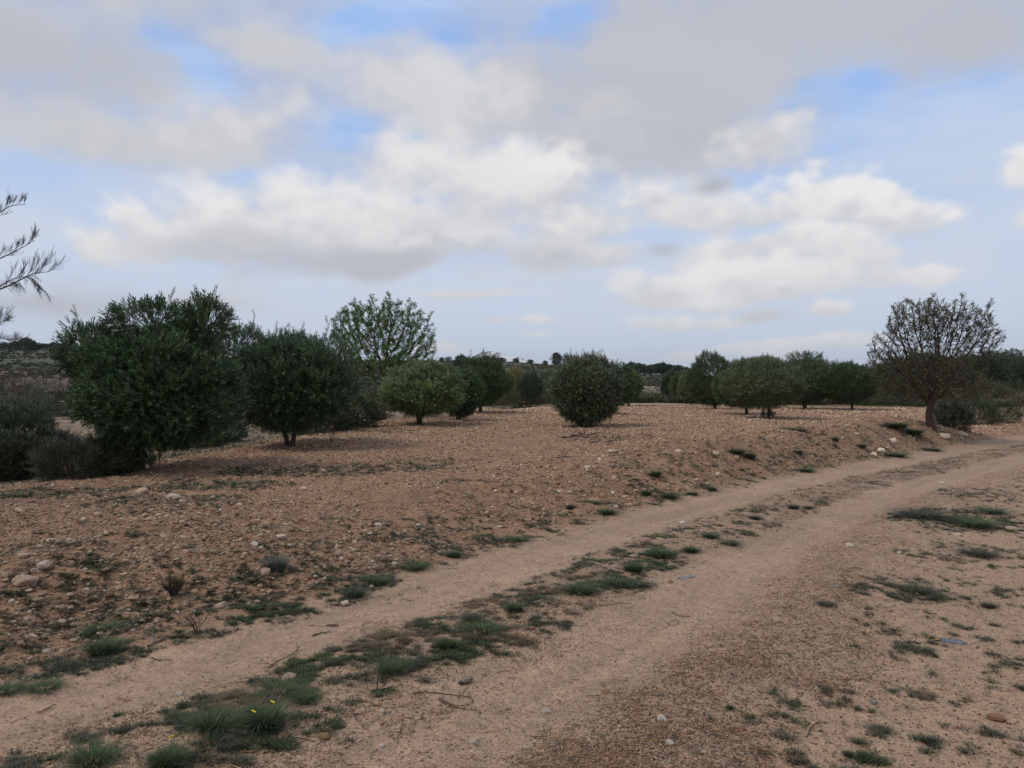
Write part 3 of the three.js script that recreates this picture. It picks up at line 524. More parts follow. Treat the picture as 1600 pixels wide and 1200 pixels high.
function branchTree(g, N, nTrunk, tip, pow, matTrunk, maxR) {   // tubes by strands: a trunk and the limbs that leave it
  const kids = N.map(() => []), rad = new Float64Array(N.length);
  N.forEach((n, i) => { if (n.par >= 0) kids[n.par].push(i); });
  for (let i = N.length - 1; i >= 0; i--) { let s = 0; for (const k of kids[i]) s += rad[k] ** pow; rad[i] = Math.min(maxR, kids[i].length ? s ** (1 / pow) : tip); }
  const limbs = [], mk = (start, B, out) => {
    const stack = [start];
    while (stack.length) {
      let i = stack.pop(); const pts = [N[N[i].par].p], rr = [Math.min(rad[N[i].par], rad[i] * 1.15)];
      while (i >= 0) { pts.push(N[i].p); rr.push(rad[i]); let best = -1; for (const k of kids[i]) if (best < 0 || rad[k] > rad[best]) best = k; for (const k of kids[i]) if (k !== best) stack.push(k); i = best; }
      addTube(B, pts, rr, rr[0] > 0.03 ? 8 : rr[0] > 0.012 ? 5 : 3);
    }
  };
  const B = newB(); addTube(B, N.slice(0, nTrunk).map((n) => n.p), N.slice(0, nTrunk).map((n, i) => Math.max(rad[i], maxR * 0.8) * (i === 0 ? 1.45 : i === 1 ? 1.15 : 1)), 10); part('trunk', buildB(B), matTrunk, g);
  for (let i = 0; i < nTrunk; i++) for (const k of kids[i]) if (k >= nTrunk) { const L = newB(); mk(k, L); if (L.P.length > 60) part('limb', buildB(L), matTrunk, g); }
  return rad;
}
function almond(o) {
  const P = o.dist ? onGround(o.bx, o.dist) : groundAt(o.bx, o.by), m = -P.z / F, R = rngOf(o.seed), g = thing('almond_tree', o.label, 'tree', P);
  const Y = (y) => EYE + (600 - y) * m - P.y, X = (x) => (x - 800) * m - P.x, A = [];
  for (const [cx, cy, rx, ry, n, shell] of o.masses) for (let k = 0; k < n; k++) {
    const y = R() * 2 - 1, a = R() * 6.283, q = Math.sqrt(1 - y * y), f = Math.cbrt(R()) ** (shell ?? 1), X0 = X(cx) + q * Math.cos(a) * rx * m * f, Y0 = Y(cy) + y * ry * m * f;
    if (n3(X0 * 1.9 + o.seed, Y0 * 1.9, a) < -0.02 && R() < 0.8) continue;
    A.push(V(X(cx) + q * Math.cos(a) * rx * m * f, Y(cy) + y * ry * m * f, q * Math.sin(a) * rx * m * f * 0.9));
  }
  const trunk = o.trunk.map(([x, y]) => V(X(x), Y(y), 0)); trunk[0].y = -0.08;
  const N = colonise(R, A, trunk, o.step, o.kill, 260), rad = branchTree(g, N, trunk.length, o.tip, 2.25, o.mat, o.maxR);
  const L = [];
  N.forEach((n, i) => {
    if (i < trunk.length || rad[i] > o.tip * 2.2) return;
    const hgt = clamp((n.p.y - Y(o.low)) / (Y(o.high) - Y(o.low))), pr = o.leaf * lerp(o.lowLeaf, 1, hgt);
    for (let k = 0; k < 3; k++) if (R() < pr) { const c = o.tones[(R() * o.tones.length) | 0], v = 0.7 + 0.6 * R(); L.push([n.p.clone().add(V(R() - 0.5, R() - 0.5, R() - 0.5).multiplyScalar(0.05)), n.dir.clone().add(V(R() - 0.5, R() * 0.8 - 0.2, R() - 0.5).multiplyScalar(1.4)).normalize(), R() * 6, o.leafSize * (0.7 + 0.6 * R()), [c[0] * v, c[1] * v, c[2] * v]]); }
  });
  inst('foliage', G.almond[o.seed % 2], M.leaf, L, g);
}
almond({ seed: 41, bx: 598, dist: 25, trunk: [[598, 652], [597, 635], [600, 618], [596, 604]], masses: [[568, 512, 50, 42, 1280], [612, 510, 38, 42, 960], [648, 528, 34, 44, 832], [590, 560, 60, 40, 992], [625, 575, 46, 34, 512], [540, 545, 26, 40, 416], [668, 545, 14, 24, 144], [582, 474, 8, 16, 64], [607, 470, 7, 14, 64], [640, 482, 8, 16, 64], [524, 505, 8, 16, 64], [672, 505, 8, 18, 64]], step: 0.062, kill: 0.115, tip: 0.005, maxR: 0.11, mat: M.almondbark2, leaf: 0.55, lowLeaf: 1, low: 610, high: 520, leafSize: 1.55, tones: [[0.08, 0.135, 0.034], [0.11, 0.165, 0.042], [0.065, 0.105, 0.03]], label: 'almond tree with open leafy green crown, tall behind the light green bush' });
almond({ seed: 42, bx: 1455, by: 668, trunk: [[1455, 671], [1454, 664], [1453, 658], [1452, 654]], masses: [[1425, 508, 40, 42, 992], [1462, 505, 36, 40, 832], [1500, 512, 44, 42, 992], [1535, 535, 30, 40, 512], [1395, 550, 38, 40, 672], [1455, 575, 84, 44, 1440], [1368, 560, 14, 20, 96], [1546, 490, 7, 26, 80], [1455, 480, 10, 22, 96], [1500, 482, 10, 22, 96], [1404, 486, 9, 18, 80], [1558, 530, 12, 14, 80], [1478, 606, 72, 22, 800], [1425, 598, 60, 28, 800], [1455, 590, 80, 26, 800]], step: 0.046, kill: 0.08, tip: 0.0044, maxR: 0.12, mat: M.almondbark2, leaf: 0.45, lowLeaf: 0.6, low: 600, high: 500, leafSize: 1.0, tones: [[0.05, 0.058, 0.032], [0.06, 0.045, 0.028], [0.09, 0.06, 0.03]], label: 'almost leafless spreading almond tree on the bank beside the track' });
{ // bare broom-like tree at the left edge: only the ends of its boughs reach into the view
  const D = 8.2, m = D / F, x0 = (-170 - 800) * m, base = V(x0, Hbase(x0, -D), -D), R = rngOf(51), g = thing('bare_tree', 'bare wispy tree reaching into view at the left edge', 'tree', base);
  const at = (px, py, dz = 0) => V((px - 800) * m - base.x, EYE + (600 - py) * m - base.y, dz);
  const B = newB(); addTube(B, [at(-170, 790), at(-168, 700), at(-160, 600), at(-150, 500), at(-140, 380)].map((p, i) => (i ? p : V(p.x, -0.08, 0))), [0.11, 0.085, 0.07, 0.055, 0.03], 9); part('trunk', buildB(B), M.greytwig, g);
  const twigs = (Bx, pts, n, len, depth, upness) => {
    for (let k = 0; k < n; k++) {
      const t = 0.3 + 0.7 * ((k + R()) / n), f = t * (pts.length - 1), i = Math.min(f | 0, pts.length - 2), p = pts[i].clone().lerp(pts[i + 1], f - i), ax = pts[i + 1].clone().sub(pts[i]).normalize();
      const u = upness * (0.5 + R()) + (R() - 0.5) * 1.5, dir = ax.multiplyScalar(0.7).add(V((R() - 0.4) * 0.9, u, (R() - 0.5) * 1.1)).normalize(), l = len * (0.35 + 0.95 * R());
      const q = [p], bend = V((R() - 0.4) * 0.6 * l * 3, (upness > 0 ? 0.25 : -0.45) * R() * l * 4, (R() - 0.5) * l * 1.5);
      for (let j = 1; j <= 5; j++) q.push(p.clone().addScaledVector(dir, l * j / 5).addScaledVector(bend, l * (j / 5) ** 2));
      const r0 = depth === 2 ? 0.0026 : depth ? 0.0016 : 0.0011; addTube(Bx, q, q.map((_, j) => r0 * (1 - 0.65 * j / 5)), 3);
      if (depth) twigs(Bx, q, depth === 2 ? 10 : 4, len * 0.6, depth - 1, upness);
    }
  };
  for (const [path, r0, n, len, up] of [
    [[[-150, 500], [-60, 470], [0, 448], [28, 432], [42, 424], [62, 421]], 0.022, 15, 0.21, 0.75],
    [[[-60, 470], [-10, 452], [24, 434], [48, 434], [60, 446]], 0.012, 12, 0.17, -0.5],
    [[[-150, 470], [-60, 425], [0, 402], [30, 386], [50, 374]], 0.018, 12, 0.17, 0.7],
    [[[-145, 420], [-60, 365], [0, 334], [20, 323], [44, 321]], 0.015, 11, 0.14, 0.8],
    [[[-140, 380], [-60, 330], [-12, 318], [0, 300], [4, 285]], 0.014, 10, 0.13, 1.0],
    [[[-155, 560], [-80, 530], [-20, 515], [5, 505], [20, 503]], 0.014, 14, 0.17, 0.2],
    [[[-155, 580], [-80, 545], [-20, 532], [2, 528], [14, 530]], 0.012, 12, 0.15, 0.1],
    [[[-140, 380], [-120, 300], [-60, 250], [-30, 230], [-12, 215]], 0.014, 8, 0.15, 0.8],
  ]) {
    const L = newB(), dz = (R() - 0.5) * 0.4, pts = new THREE.CatmullRomCurve3(path.map(([x, y], i) => at(x, y, dz * i / 4))).getPoints(14);
    addTube(L, pts, pts.map((_, i) => lerp(r0 * 0.6, 0.002, i / 14)), 6); twigs(L, pts, n, len * 0.75, 2, up); part('limb', buildB(L), M.greytwig, g);
  }
}

// ------------------------------------------------------------------ pines of the far woods
function makePine(seed, tall) {
  const g = new THREE.Group(), R = rngOf(seed), h = 1; const B = newB();
  addTube(B, [V(0, -0.05, 0), V(0.01, 0.3, 0), V(-0.01, 0.6, 0.01), V(0, 0.9, 0)], [0.022, 0.018, 0.014, 0.006], 7); part('trunk', buildB(B), M.pinebark, g);
  const list = [], c0 = [0.036, 0.052, 0.028];
  const puffs = tall ? 9 : 8;
  for (let k = 0; k < puffs; k++) { const y = (tall ? 0.32 : 0.08) + (tall ? 0.62 : 0.78) * k / puffs + 0.05 * R(), wide = (tall ? 0.24 : 0.3) * Math.sin(Math.PI * clamp((tall ? 0.25 : 0.1) + (tall ? 0.72 : 0.75) * (1 - k / puffs))) + 0.04, a = k * 2.4 + R(); list.push(...crown({ c: V(Math.cos(a) * wide * 0.6, y, Math.sin(a) * wide * 0.6), r: V(wide * 0.75, 0.13, wide * 0.75), n: 130, seed: seed * 10 + k, size: 0.36, color: c0, lump: 0.3, clump: 3, up: 0.6, gaps: 0.4 })); }
  if (!tall) list.push(...crown({ c: V(0, 0.48, 0), r: V(0.22, 0.42, 0.22), n: 620, seed: seed * 10 + 77, size: 0.45, color: c0, lump: 0.25, clump: 3, up: 0.6, gaps: 0.3 }));
  inst('foliage', G.needle[seed % 2], M.leaf, list, g);
  return g;
}
const pines = [makePine(61, true), makePine(62, false), makePine(63, true), makePine(64, false)];
let pineTurn = 0; const pineUsed = new Set();
function pine(px, py, hpx, dist, label, group, kind, wide = 1) {
  const P = dist ? onGround(px, dist) : groundAt(px, py), k = kind ?? (pineTurn++ % 4), src = pines[k], o = pineUsed.has(k) ? src.clone() : src; pineUsed.add(k);
  o.name = numbered('pine_tree'); o.position.copy(P); const s = hpx / F * -P.z; o.scale.set(s * wide, s, s * wide); o.rotation.y = px * 1.7; o.userData = {}; tag(o, label, 'tree', group); scene.add(o); return o;
}
{
  const wood = 'pines of the dense dark wood at the right edge', R = rngOf(71);
  const topAt = (x) => (x < 1400 ? 566 : x < 1520 ? 556 : x < 1560 ? 552 : x < 1580 ? 548 : 556);
  for (let k = 0; k < 46; k++) { const px = 1365 + k * 6.4 + R() * 6, d = 120 + 45 * R() + (k % 3) * 16, by = 600 + (EYE - onGround(px, d).y) / d * F, h = (by - topAt(px) - 9 * R() + 3) * (0.88 + 0.14 * R()); pine(px, 0, h, d, 'dark pine standing in the dense wood at the right edge', wood, k % 4, 0.9 + 0.4 * R()); }
  const wood2 = 'pines of the wood on the ridge behind the gap';
  const nth = ['leftmost', 'second from the left', 'third from the left', 'fourth from the left', 'fifth from the left', 'sixth from the left', 'seventh from the left', 'eighth from the left', 'rightmost'];
  [[975, 572, 1.2], [986, 565, 1.7], [1000, 567, 1.8], [1013, 570, 1.8], [1024, 568, 1.8], [1036, 566, 1.8], [1048, 569, 1.8], [1060, 570, 1.7], [1072, 573, 1.4]].forEach(([px, top, w], k) => { const d = 330 + 40 * R(), by = 600 + (EYE - onGround(px, d).y) / d * F; pine(px, 0, Math.max(10, by - top), d, 'dark pine in the wood on the ridge behind the gap, ' + nth[k], wood2, px % 2 ? 1 : 3, w); });
  const single = (px, top, w, d, label, k = 1, grp) => { const by = 600 + (EYE - onGround(px, d).y) / d * F; pine(px, 0, Math.max(8, by - top + 2), d, label, grp, k, w); };
  single(870, 552, 1.1, 395, 'tall round pine alone on the skyline left of the lone olive', 1);
  single(852, 566, 1.6, 400, 'small round tree on the skyline close to the tall skyline pine', 3);
  single(829, 565, 1.7, 405, 'small dome-shaped tree on the skyline at the foot of the mountain', 1);
  single(806, 566, 1.9, 405, 'low wide tree on the skyline in front of the pale mountain flank', 3);
  single(784, 564, 2.2, 400, 'broad low tree on the skyline left of the pale mountain flank', 1);
  for (const [px, top, w, l] of [[6, 536, 1.5, 'dark tree at the very left edge of the skyline'], [24, 534, 1.3, 'second tree from the left on the skyline'], [40, 529, 1.4, 'tallest round tree on the left skyline'], [52, 534, 1.3, 'tree just right of the tallest on the left skyline'], [66, 538, 2.2, 'low wide tree on the left skyline, left of the last one'], [84, 536, 1.9, 'last tree on the left skyline beside the largest olive'], [100, 538, 1.8, 'skyline tree half hidden by the largest olive']]) single(px, top, w, 390, l, px % 4 ? 1 : 3);
  single(700, 560, 1.4, 300, 'pale loose tree on the skyline behind the leafy row', 0); single(722, 556, 1.5, 240, 'round tree on the slope above the narrow olive bush', 3);
  single(690, 565, 1.4, 340, 'small skyline tree left of the pale loose one', 1);
}

// ------------------------------------------------------------------ shrubs
function shrub(o) {
  const P = o.dist ? onGround(o.x, o.dist) : groundAt(o.x, o.y), m = -P.z / F, g = thing(o.name ?? 'shrub', o.label, o.cat ?? 'shrub', P, o.group), R = rngOf(o.seed), w = o.w / 2 * m, h = o.h * m;
  const B = newB(); for (let k = 0; k < (o.st ?? 7); k++) { const a = R() * 6.3, q = w * 0.7 * R(); addTube(B, [V(0, -0.04, 0), V(Math.cos(a) * q * 0.5, h * 0.4, Math.sin(a) * q * 0.5), V(Math.cos(a) * q, h * 0.8, Math.sin(a) * q)], [0.012, 0.009, 0.003].map((r) => r * (o.sr ?? 1)), 5); } part('stem', buildB(B), o.bark ?? M.twig, g);
  inst('foliage', o.geo ?? G.olive[o.seed % 3], M.leaf, crown({ c: V(0, h * 0.48, 0), r: V(w, h * 0.52, w * (o.deep ?? 0.8)), n: o.n, seed: o.seed, size: o.size ?? 1, color: o.color, lump: 0.4, up: 0.55, shoots: o.shoots ?? 8, gaps: o.gaps, flat: 0.95 }), g);
}
const br = [0.045, 0.037, 0.026], gr = [0.035, 0.045, 0.025], gy = [0.07, 0.065, 0.055];
for (const a of [
  { x: 22, y: 752, w: 104, h: 66, n: 2600, color: [0.04, 0.042, 0.028], size: 0.8, geo: G.olive[2], sr: 1.5, label: 'dark brown scrub at the left edge, nearest in the thicket' },
  { x: 112, y: 748, w: 92, h: 44, n: 1500, color: gy, size: 0.5, geo: G.broom[1], label: 'greyish twiggy scrub in the thicket left of the largest olive' },
  { x: 170, y: 742, w: 52, h: 50, n: 900, color: gr, size: 0.8, geo: G.olive[0], label: 'dark leafy scrub against the trunk of the largest olive' },
  { x: 24, y: 715, w: 100, h: 74, n: 2600, color: [0.032, 0.044, 0.024], size: 0.9, geo: G.olive[0], label: 'tall dark green scrub behind the brown one at the left edge' },
  { x: 90, y: 712, w: 60, h: 34, n: 900, color: br, size: 0.7, geo: G.olive[1], label: 'dark brown scrub behind the greyish one' },
  { x: 20, y: 668, w: 70, h: 50, n: 800, color: [0.045, 0.05, 0.025], label: 'round dark shrub at the left edge behind the thicket' },
  { x: 58, y: 662, w: 44, h: 48, n: 700, color: [0.04, 0.06, 0.025], label: 'small green shrub beside the bare red soil at the left' },
  { x: 110, y: 655, w: 50, h: 44, n: 600, color: br, geo: G.broom[0], label: 'brown shrub on the red soil left of the largest olive' },
  { x: 20, y: 617, w: 60, h: 20, n: 400, color: [0.10, 0.09, 0.05], size: 2.2, geo: G.broom[0], label: 'dry yellowish brush at the far left edge' },
  { x: 72, y: 616, w: 40, h: 18, n: 300, color: [0.07, 0.08, 0.045], size: 2.2, geo: G.broom[1], label: 'low greenish brush in front of the red plain' },
  { x: 75, y: 590, w: 26, h: 10, n: 200, color: [0.04, 0.045, 0.025], size: 3, label: 'dark low bush on the red plain' },
  { x: 310, y: 700, w: 80, h: 26, n: 700, color: [0.05, 0.075, 0.03], geo: G.broom[1], label: 'low green weeds under the right side of the largest olive', cat: 'weeds' },
  { x: 350, y: 690, w: 60, h: 34, n: 600, color: gr, label: 'dark undergrowth between the two left olives' },
  { x: 500, y: 676, w: 90, h: 36, n: 900, color: [0.06, 0.065, 0.05], geo: G.broom[0], label: 'greyish undergrowth right of the two-stemmed olive' },
  { x: 560, y: 668, w: 60, h: 38, n: 700, color: [0.05, 0.06, 0.035], label: 'dark undergrowth below the almond with the leafy crown' },
  { x: 592, y: 655, w: 50, h: 40, n: 600, color: [0.08, 0.065, 0.045], geo: G.broom[1], label: 'dead brown brush hiding the foot of the leafy almond' },
  { x: 785, y: 640, w: 50, h: 28, n: 500, color: [0.13, 0.12, 0.10], size: 1.3, geo: G.broom[0], label: 'pale dead brush under the yellowish olive' },
  { x: 815, y: 637, w: 40, h: 30, n: 400, color: [0.12, 0.10, 0.085], size: 1.4, geo: G.broom[1], label: 'grey dead brush left of the blue-green olive' },
  { x: 842, y: 633, w: 26, h: 20, n: 240, color: [0.12, 0.10, 0.08], size: 1.4, geo: G.broom[0], label: 'dry brush between the blue-green and mid green olives' },
  { x: 1492, y: 668, w: 44, h: 32, n: 600, color: [0.05, 0.055, 0.032], label: 'dark shrub right behind the bare almond trunk' },
  { x: 1532, y: 664, w: 54, h: 30, n: 800, color: [0.055, 0.068, 0.04], size: 0.7, geo: G.broom[1], label: 'grey-green shrub second right of the bare almond' },
  { x: 1566, y: 660, w: 56, h: 24, n: 800, color: [0.058, 0.078, 0.04], size: 0.6, geo: G.broom[0], label: 'low grey-green shrub beside the far end of the track' },
  { x: 1475, y: 664, w: 26, h: 40, n: 300, color: [0.17, 0.15, 0.12], geo: G.broom[0], label: 'pale dead brush at the foot of the bare almond' },
  { x: 1540, y: 634, w: 60, h: 30, n: 600, color: [0.09, 0.075, 0.05], size: 1.6, geo: G.broom[1], label: 'brown brush in front of the right pine wood' },
  { x: 1590, y: 628, w: 50, h: 24, n: 400, color: [0.08, 0.08, 0.05], size: 1.6, geo: G.broom[0], label: 'dry brush at the right edge in front of the pine trunks' },
  { x: 1430, y: 636, w: 40, h: 30, n: 500, color: [0.06, 0.065, 0.04], size: 1.3, geo: G.broom[1], label: 'low shrub left behind the bare almond trunk' },
  { x: 925, y: 628, w: 30, h: 14, n: 260, color: [0.06, 0.075, 0.035], size: 1.6, label: 'low shrub at the far end of the middle row' },
  { x: 1012, y: 626, w: 20, h: 7, n: 140, color: [0.06, 0.085, 0.035], size: 1.4, label: 'low green bush in the gap between the rows' },
  { x: 1022, y: 607, w: 24, h: 14, n: 240, color: [0.07, 0.05, 0.04], size: 2.4, dist: 105, label: 'reddish brush above the stone bank' },
  { x: 1003, y: 607, w: 20, h: 14, n: 240, color: [0.055, 0.055, 0.035], size: 2.4, dist: 105, label: 'dark brush above the left part of the stone bank' },
  { x: 1280, y: 630, w: 60, h: 12, n: 400, color: [0.09, 0.10, 0.05], size: 1.5, geo: G.broom[1], label: 'low dry weeds behind the thick-trunked olive', cat: 'weeds' },
  { x: 1365, y: 634, w: 60, h: 12, n: 400, color: [0.10, 0.10, 0.055], size: 1.4, geo: G.broom[0], label: 'low dry weeds behind the round dark olive', cat: 'weeds' },
]) shrub({ seed: 300 + Math.round(a.x + a.y * 3), ...a });
{ // saplings: thin upright shoots
  const sapling = (px, py, hpx, n, seed, label, mat, leafy) => {
    const P = groundAt(px, py), m = -P.z / F, R = rngOf(seed), g = thing('sapling', label, 'sapling', P), h = hpx * m, B = newB(), L = [];
    for (let k = 0; k < n; k++) { const a = R() * 6.3, lean = h * (0.15 + 0.35 * R()), hh = h * (0.55 + 0.45 * R()), q = []; for (let i = 0; i <= 5; i++) { const t = i / 5; q.push(V(Math.cos(a) * lean * t * t + (R() - 0.5) * 0.02, -0.02 + hh * t, Math.sin(a) * lean * t * t + (R() - 0.5) * 0.02)); } addTube(B, q, q.map((_, i) => (0.0028 + 0.005 * h) * (1 - 0.6 * i / 5)), 5); for (let j = 2; j < 6; j++) { const d = V(R() - 0.5, 0.6, R() - 0.5).normalize(); addTube(B, [q[j], q[j].clone().addScaledVector(d, h * 0.16)], [0.0016 + 0.003 * h, 0.001 + 0.0012 * h], 4); if (R() < leafy) L.push([q[j].clone().addScaledVector(d, h * 0.1), d, R() * 6, 0.3 + 0.08 * h, [0.08, 0.085, 0.035]]); } }
    part('stem', buildB(B), mat, g); if (L.length) inst('foliage', G.almond[0], M.leaf, L, g);
  };
  sapling(517, 692, 40, 5, 81, 'small leafless sapling of reddish shoots right of the two-stemmed olive', M.twig, 0.3);
  sapling(308, 992, 50, 6, 82, 'scraggy reddish seedling at the left edge of the track', M.twig, 0.22);
  sapling(1590, 650, 46, 5, 83, 'thin sapling at the right edge beyond the track', M.twig, 0.9);
  sapling(1472, 664, 44, 5, 84, 'sparse upright shoots beside the bare almond trunk', M.twig, 0.5);
}

// ------------------------------------------------------------------ stones
function rockGeo(seed, detail, flat) {
  const g = mergeVertices((() => { const q = new THREE.IcosahedronGeometry(1, detail); q.deleteAttribute('normal'); q.deleteAttribute('uv'); return q; })()), p = g.attributes.position, uv = new Float32Array(p.count * 2), R = rngOf(seed), cuts = [];
  for (let k = 0; k < 9; k++) cuts.push([V(R() - 0.5, R() - 0.5, R() - 0.5).normalize(), 0.62 + 0.3 * R()]);
  for (let i = 0; i < p.count; i++) {
    const v = V().fromBufferAttribute(p, i); for (const [n, d] of cuts) { const k = v.dot(n); if (k > d) v.addScaledVector(n, (d - k) * 0.85); }
    v.multiplyScalar(1 + 0.12 * n3(v.x * 1.8 + seed, v.y * 1.8, v.z * 1.8) + 0.05 * n3(v.x * 5, v.y * 5 + seed, v.z * 5)); v.y *= flat; p.setXYZ(i, v.x, v.y, v.z); uv[i * 2] = v.x * 0.4 + v.y * 0.2; uv[i * 2 + 1] = v.z * 0.4 + v.y * 0.3;
  }
  g.setAttribute('uv', new THREE.BufferAttribute(uv, 2)); g.computeVertexNormals(); return g;
}
const rocks = [rockGeo(1, 4, 0.62), rockGeo(2, 4, 0.75), rockGeo(3, 4, 0.5), rockGeo(4, 4, 0.85)];
const tone = { white: stoneMat(0.98, 0.89, 0.78), cream: stoneMat(0.86, 0.70, 0.55), tan: stoneMat(0.68, 0.48, 0.35), orange: stoneMat(0.50, 0.25, 0.13), yellow: stoneMat(0.42, 0.28, 0.12), grey: stoneMat(0.40, 0.38, 0.37), pink: stoneMat(0.70, 0.48, 0.36) };
[
  [39, 911, 36, 'tan', 0, 'biggest boulder, broad and pale, half buried at the left edge of the field'], [68, 892, 23, 'cream', 1, 'pale stone just above and right of the biggest boulder'], [40, 876, 20, 'tan', 2, 'flat tan stone above the biggest boulder'], [54, 896, 13, 'pink', 1, 'small pinkish stone touching the left of the pale stone by the biggest boulder'],
  [80, 842, 14, 'cream', 2, 'flat pale stone alone on the soil above the biggest boulder'], [222, 773, 24, 'tan', 1, 'tan rock on the weed patch below the largest olive'], [271, 778, 20, 'cream', 0, 'cream rock right of the tan one on the weed patch below the largest olive'], [286, 782, 14, 'cream', 2, 'small cream stone next to a dark clod below the largest olive'],
  [345, 946, 22, 'tan', 0, 'smooth tan stone near the scraggy seedling by the track'], [397, 854, 14, 'white', 3, 'whitish upright stone beside the grey-leaved plant on the bank'], [196, 874, 9, 'cream', 1, 'small round cream stone amid dark clods on the left bank'], [236, 878, 10, 'tan', 3, 'small tan stone right of the round cream one on the left bank'], [256, 837, 12, 'cream', 0, 'cream stone high on the left bank'], [185, 912, 11, 'cream', 2, 'little cream stone among weeds on the left bank, right of the boulder'], [136, 924, 9, 'white', 1, 'little whitish stone on the weedy bank right of the biggest boulder'],
  [48, 1028, 12, 'pink', 1, 'pinkish stone between the weeds at the left edge above the track'], [157, 996, 14, 'cream', 2, 'cream stone between the two dark tufts at the left'], [170, 991, 10, 'pink', 1, 'pinkish pebble between the two dark tufts at the left'],
  [539, 943, 18, 'cream', 0, 'cream stone on the upper edge of the left wheel track'], [712, 956, 14, 'pink', 1, 'pinkish stone at the upper edge of the grassy rib'], [450, 1061, 28, 'tan', 2, 'flat tan stone above the tuft with two yellow flowers'], [280, 1086, 14, 'cream', 1, 'cream stone at the left end of the grassy rib'], [597, 1165, 10, 'white', 1, 'white pebble at the bottom on the right wheel track'], [742, 1160, 18, 'cream', 0, 'oval cream stone at the bottom on the right wheel track'], [666, 1137, 8, 'pink', 3, 'small round pebble on the right wheel track, above the oval cream stone'], [507, 1153, 22, 'yellow', 2, 'brown stone sunk in the sand right of the flowering tuft'], [622, 1142, 10, 'cream', 2, 'flat pebble left of the small round one on the right wheel track'], [597, 1113, 10, 'white', 0, 'whitish flake on the sand right of the flowering tuft'],
  [1034, 1126, 18, 'white', 1, 'brightest white stone on the sand at the bottom middle'], [1047, 1163, 15, 'white', 0, 'white stone below and right of the brightest one'], [854, 1112, 17, 'cream', 1, 'pale angular stone left of the brightest one'], [848, 1125, 11, 'cream', 0, 'pale pebble just under the pale angular stone'], [912, 1125, 10, 'cream', 3, 'round cream pebble midway between the angular and the brightest stone'], [1022, 1158, 16, 'yellow', 2, 'yellow-brown stone flush with the sand beside the lower white stone'], [1159, 1138, 13, 'orange', 2, 'flat orange pebble at the bottom right of the white stones'], [899, 1181, 11, 'orange', 1, 'orange pebble at the very bottom middle'], [1100, 1176, 11, 'cream', 2, 'cream pebble sunk in the sand right of the lower white stone'], [946, 1084, 15, 'orange', 2, 'flat orange-brown stone above the pale stones at the bottom middle'],
  [1047, 911, 9, 'orange', 3, 'round orange pebble beside the grey scrap on the track'], [831, 984, 11, 'orange', 1, 'orange pebble at the lower edge of the grassy rib'], [1005, 872, 8, 'orange', 3, 'orange pebble in the tufts of the grassy rib'], [1066, 816, 9, 'white', 2, 'white flake on the left wheel track'],
  [1558, 1124, 30, 'orange', 2, 'large flat orange stone sunk in the sand at the lower right'], [1364, 1099, 15, 'grey', 2, 'grey flat stone on the sand at the lower right'], [1328, 852, 12, 'white', 0, 'whitish stone on the outer edge of the right wheel track'], [1472, 757, 12, 'cream', 2, 'cream stone on the right verge'], [1405, 865, 9, 'cream', 1, 'cream pebble on the brown verge above the grass patch'], [1308, 918, 11, 'grey', 2, 'grey flake on the pebbly right verge'], [1580, 828, 22, 'tan', 2, 'flat tan stone at the right edge beyond the grass patch'], [1497, 837, 12, 'cream', 0, 'cream stone in front of the right grass patch'],
  [1059, 707, 11, 'cream', 0, 'cream rock on top of the bank above the dark tuft'], [1118, 710, 11, 'cream', 1, 'cream rock at the crest of the bank right of the other'], [874, 767, 9, 'white', 1, 'white stone in the middle of the bank'], [958, 708, 16, 'cream', 2, 'flat cream stone in the field in front of the lone olive'], [932, 666, 8, 'cream', 1, 'small pale stone at the foot of the lone olive'],
  [440, 844, 18, 'cream', 2, 'flat cream stone above the grey-leaved plant'], [421, 884, 14, 'tan', 0, 'tan stone lying against the grey-leaved plant'], [415, 902, 22, 'tan', 1, 'tan lump of rock under the grey-leaved plant'], [475, 763, 11, 'cream', 2, 'cream stone on the field below the two-stemmed olive'], [654, 821, 9, 'cream', 0, 'cream stone in the middle of the left bank'], [592, 821, 14, 'cream', 2, 'long cream stone left of the one in the middle of the left bank'], [612, 852, 8, 'white', 1, 'white pebble low on the bank above the thin forked stick'], [580, 918, 9, 'cream', 3, 'cream pebble at the upper edge of the left wheel track'],
  [1395, 690, 16, 'cream', 0, 'pale rock on the bank left of the bare almond'], [1475, 682, 18, 'cream', 2, 'flat pale rock on the bank below the bare almond'], [1503, 680, 18, 'cream', 0, 'pale rock at the far foot of the bank right of the bare almond'], [1378, 705, 14, 'white', 1, 'whitish rock halfway down the bank left of the bare almond'], [1365, 712, 12, 'cream', 3, 'blocky cream rock at the foot of the bank left of the bare almond'], [1510, 660, 10, 'white', 1, 'white stone in the weeds behind the bare almond'],
].forEach(([px, py, w, c, k, label], i) => {
  const P = groundAt(px, py), s = w / 2 * -P.z / F, m = shade(new THREE.Mesh(rocks[k], tone[c])), R = rngOf(500 + i);
  P.y = H(P.x, P.z) + s * 0.18; m.position.copy(P); m.scale.set(s, s * (0.85 + 0.3 * R()), s * (0.8 + 0.3 * R())); m.rotation.set((R() - 0.5) * 0.3, R() * 6.3, (R() - 0.5) * 0.3);
  m.name = numbered('stone'); tag(m, label, 'stone'); scene.add(m);
});

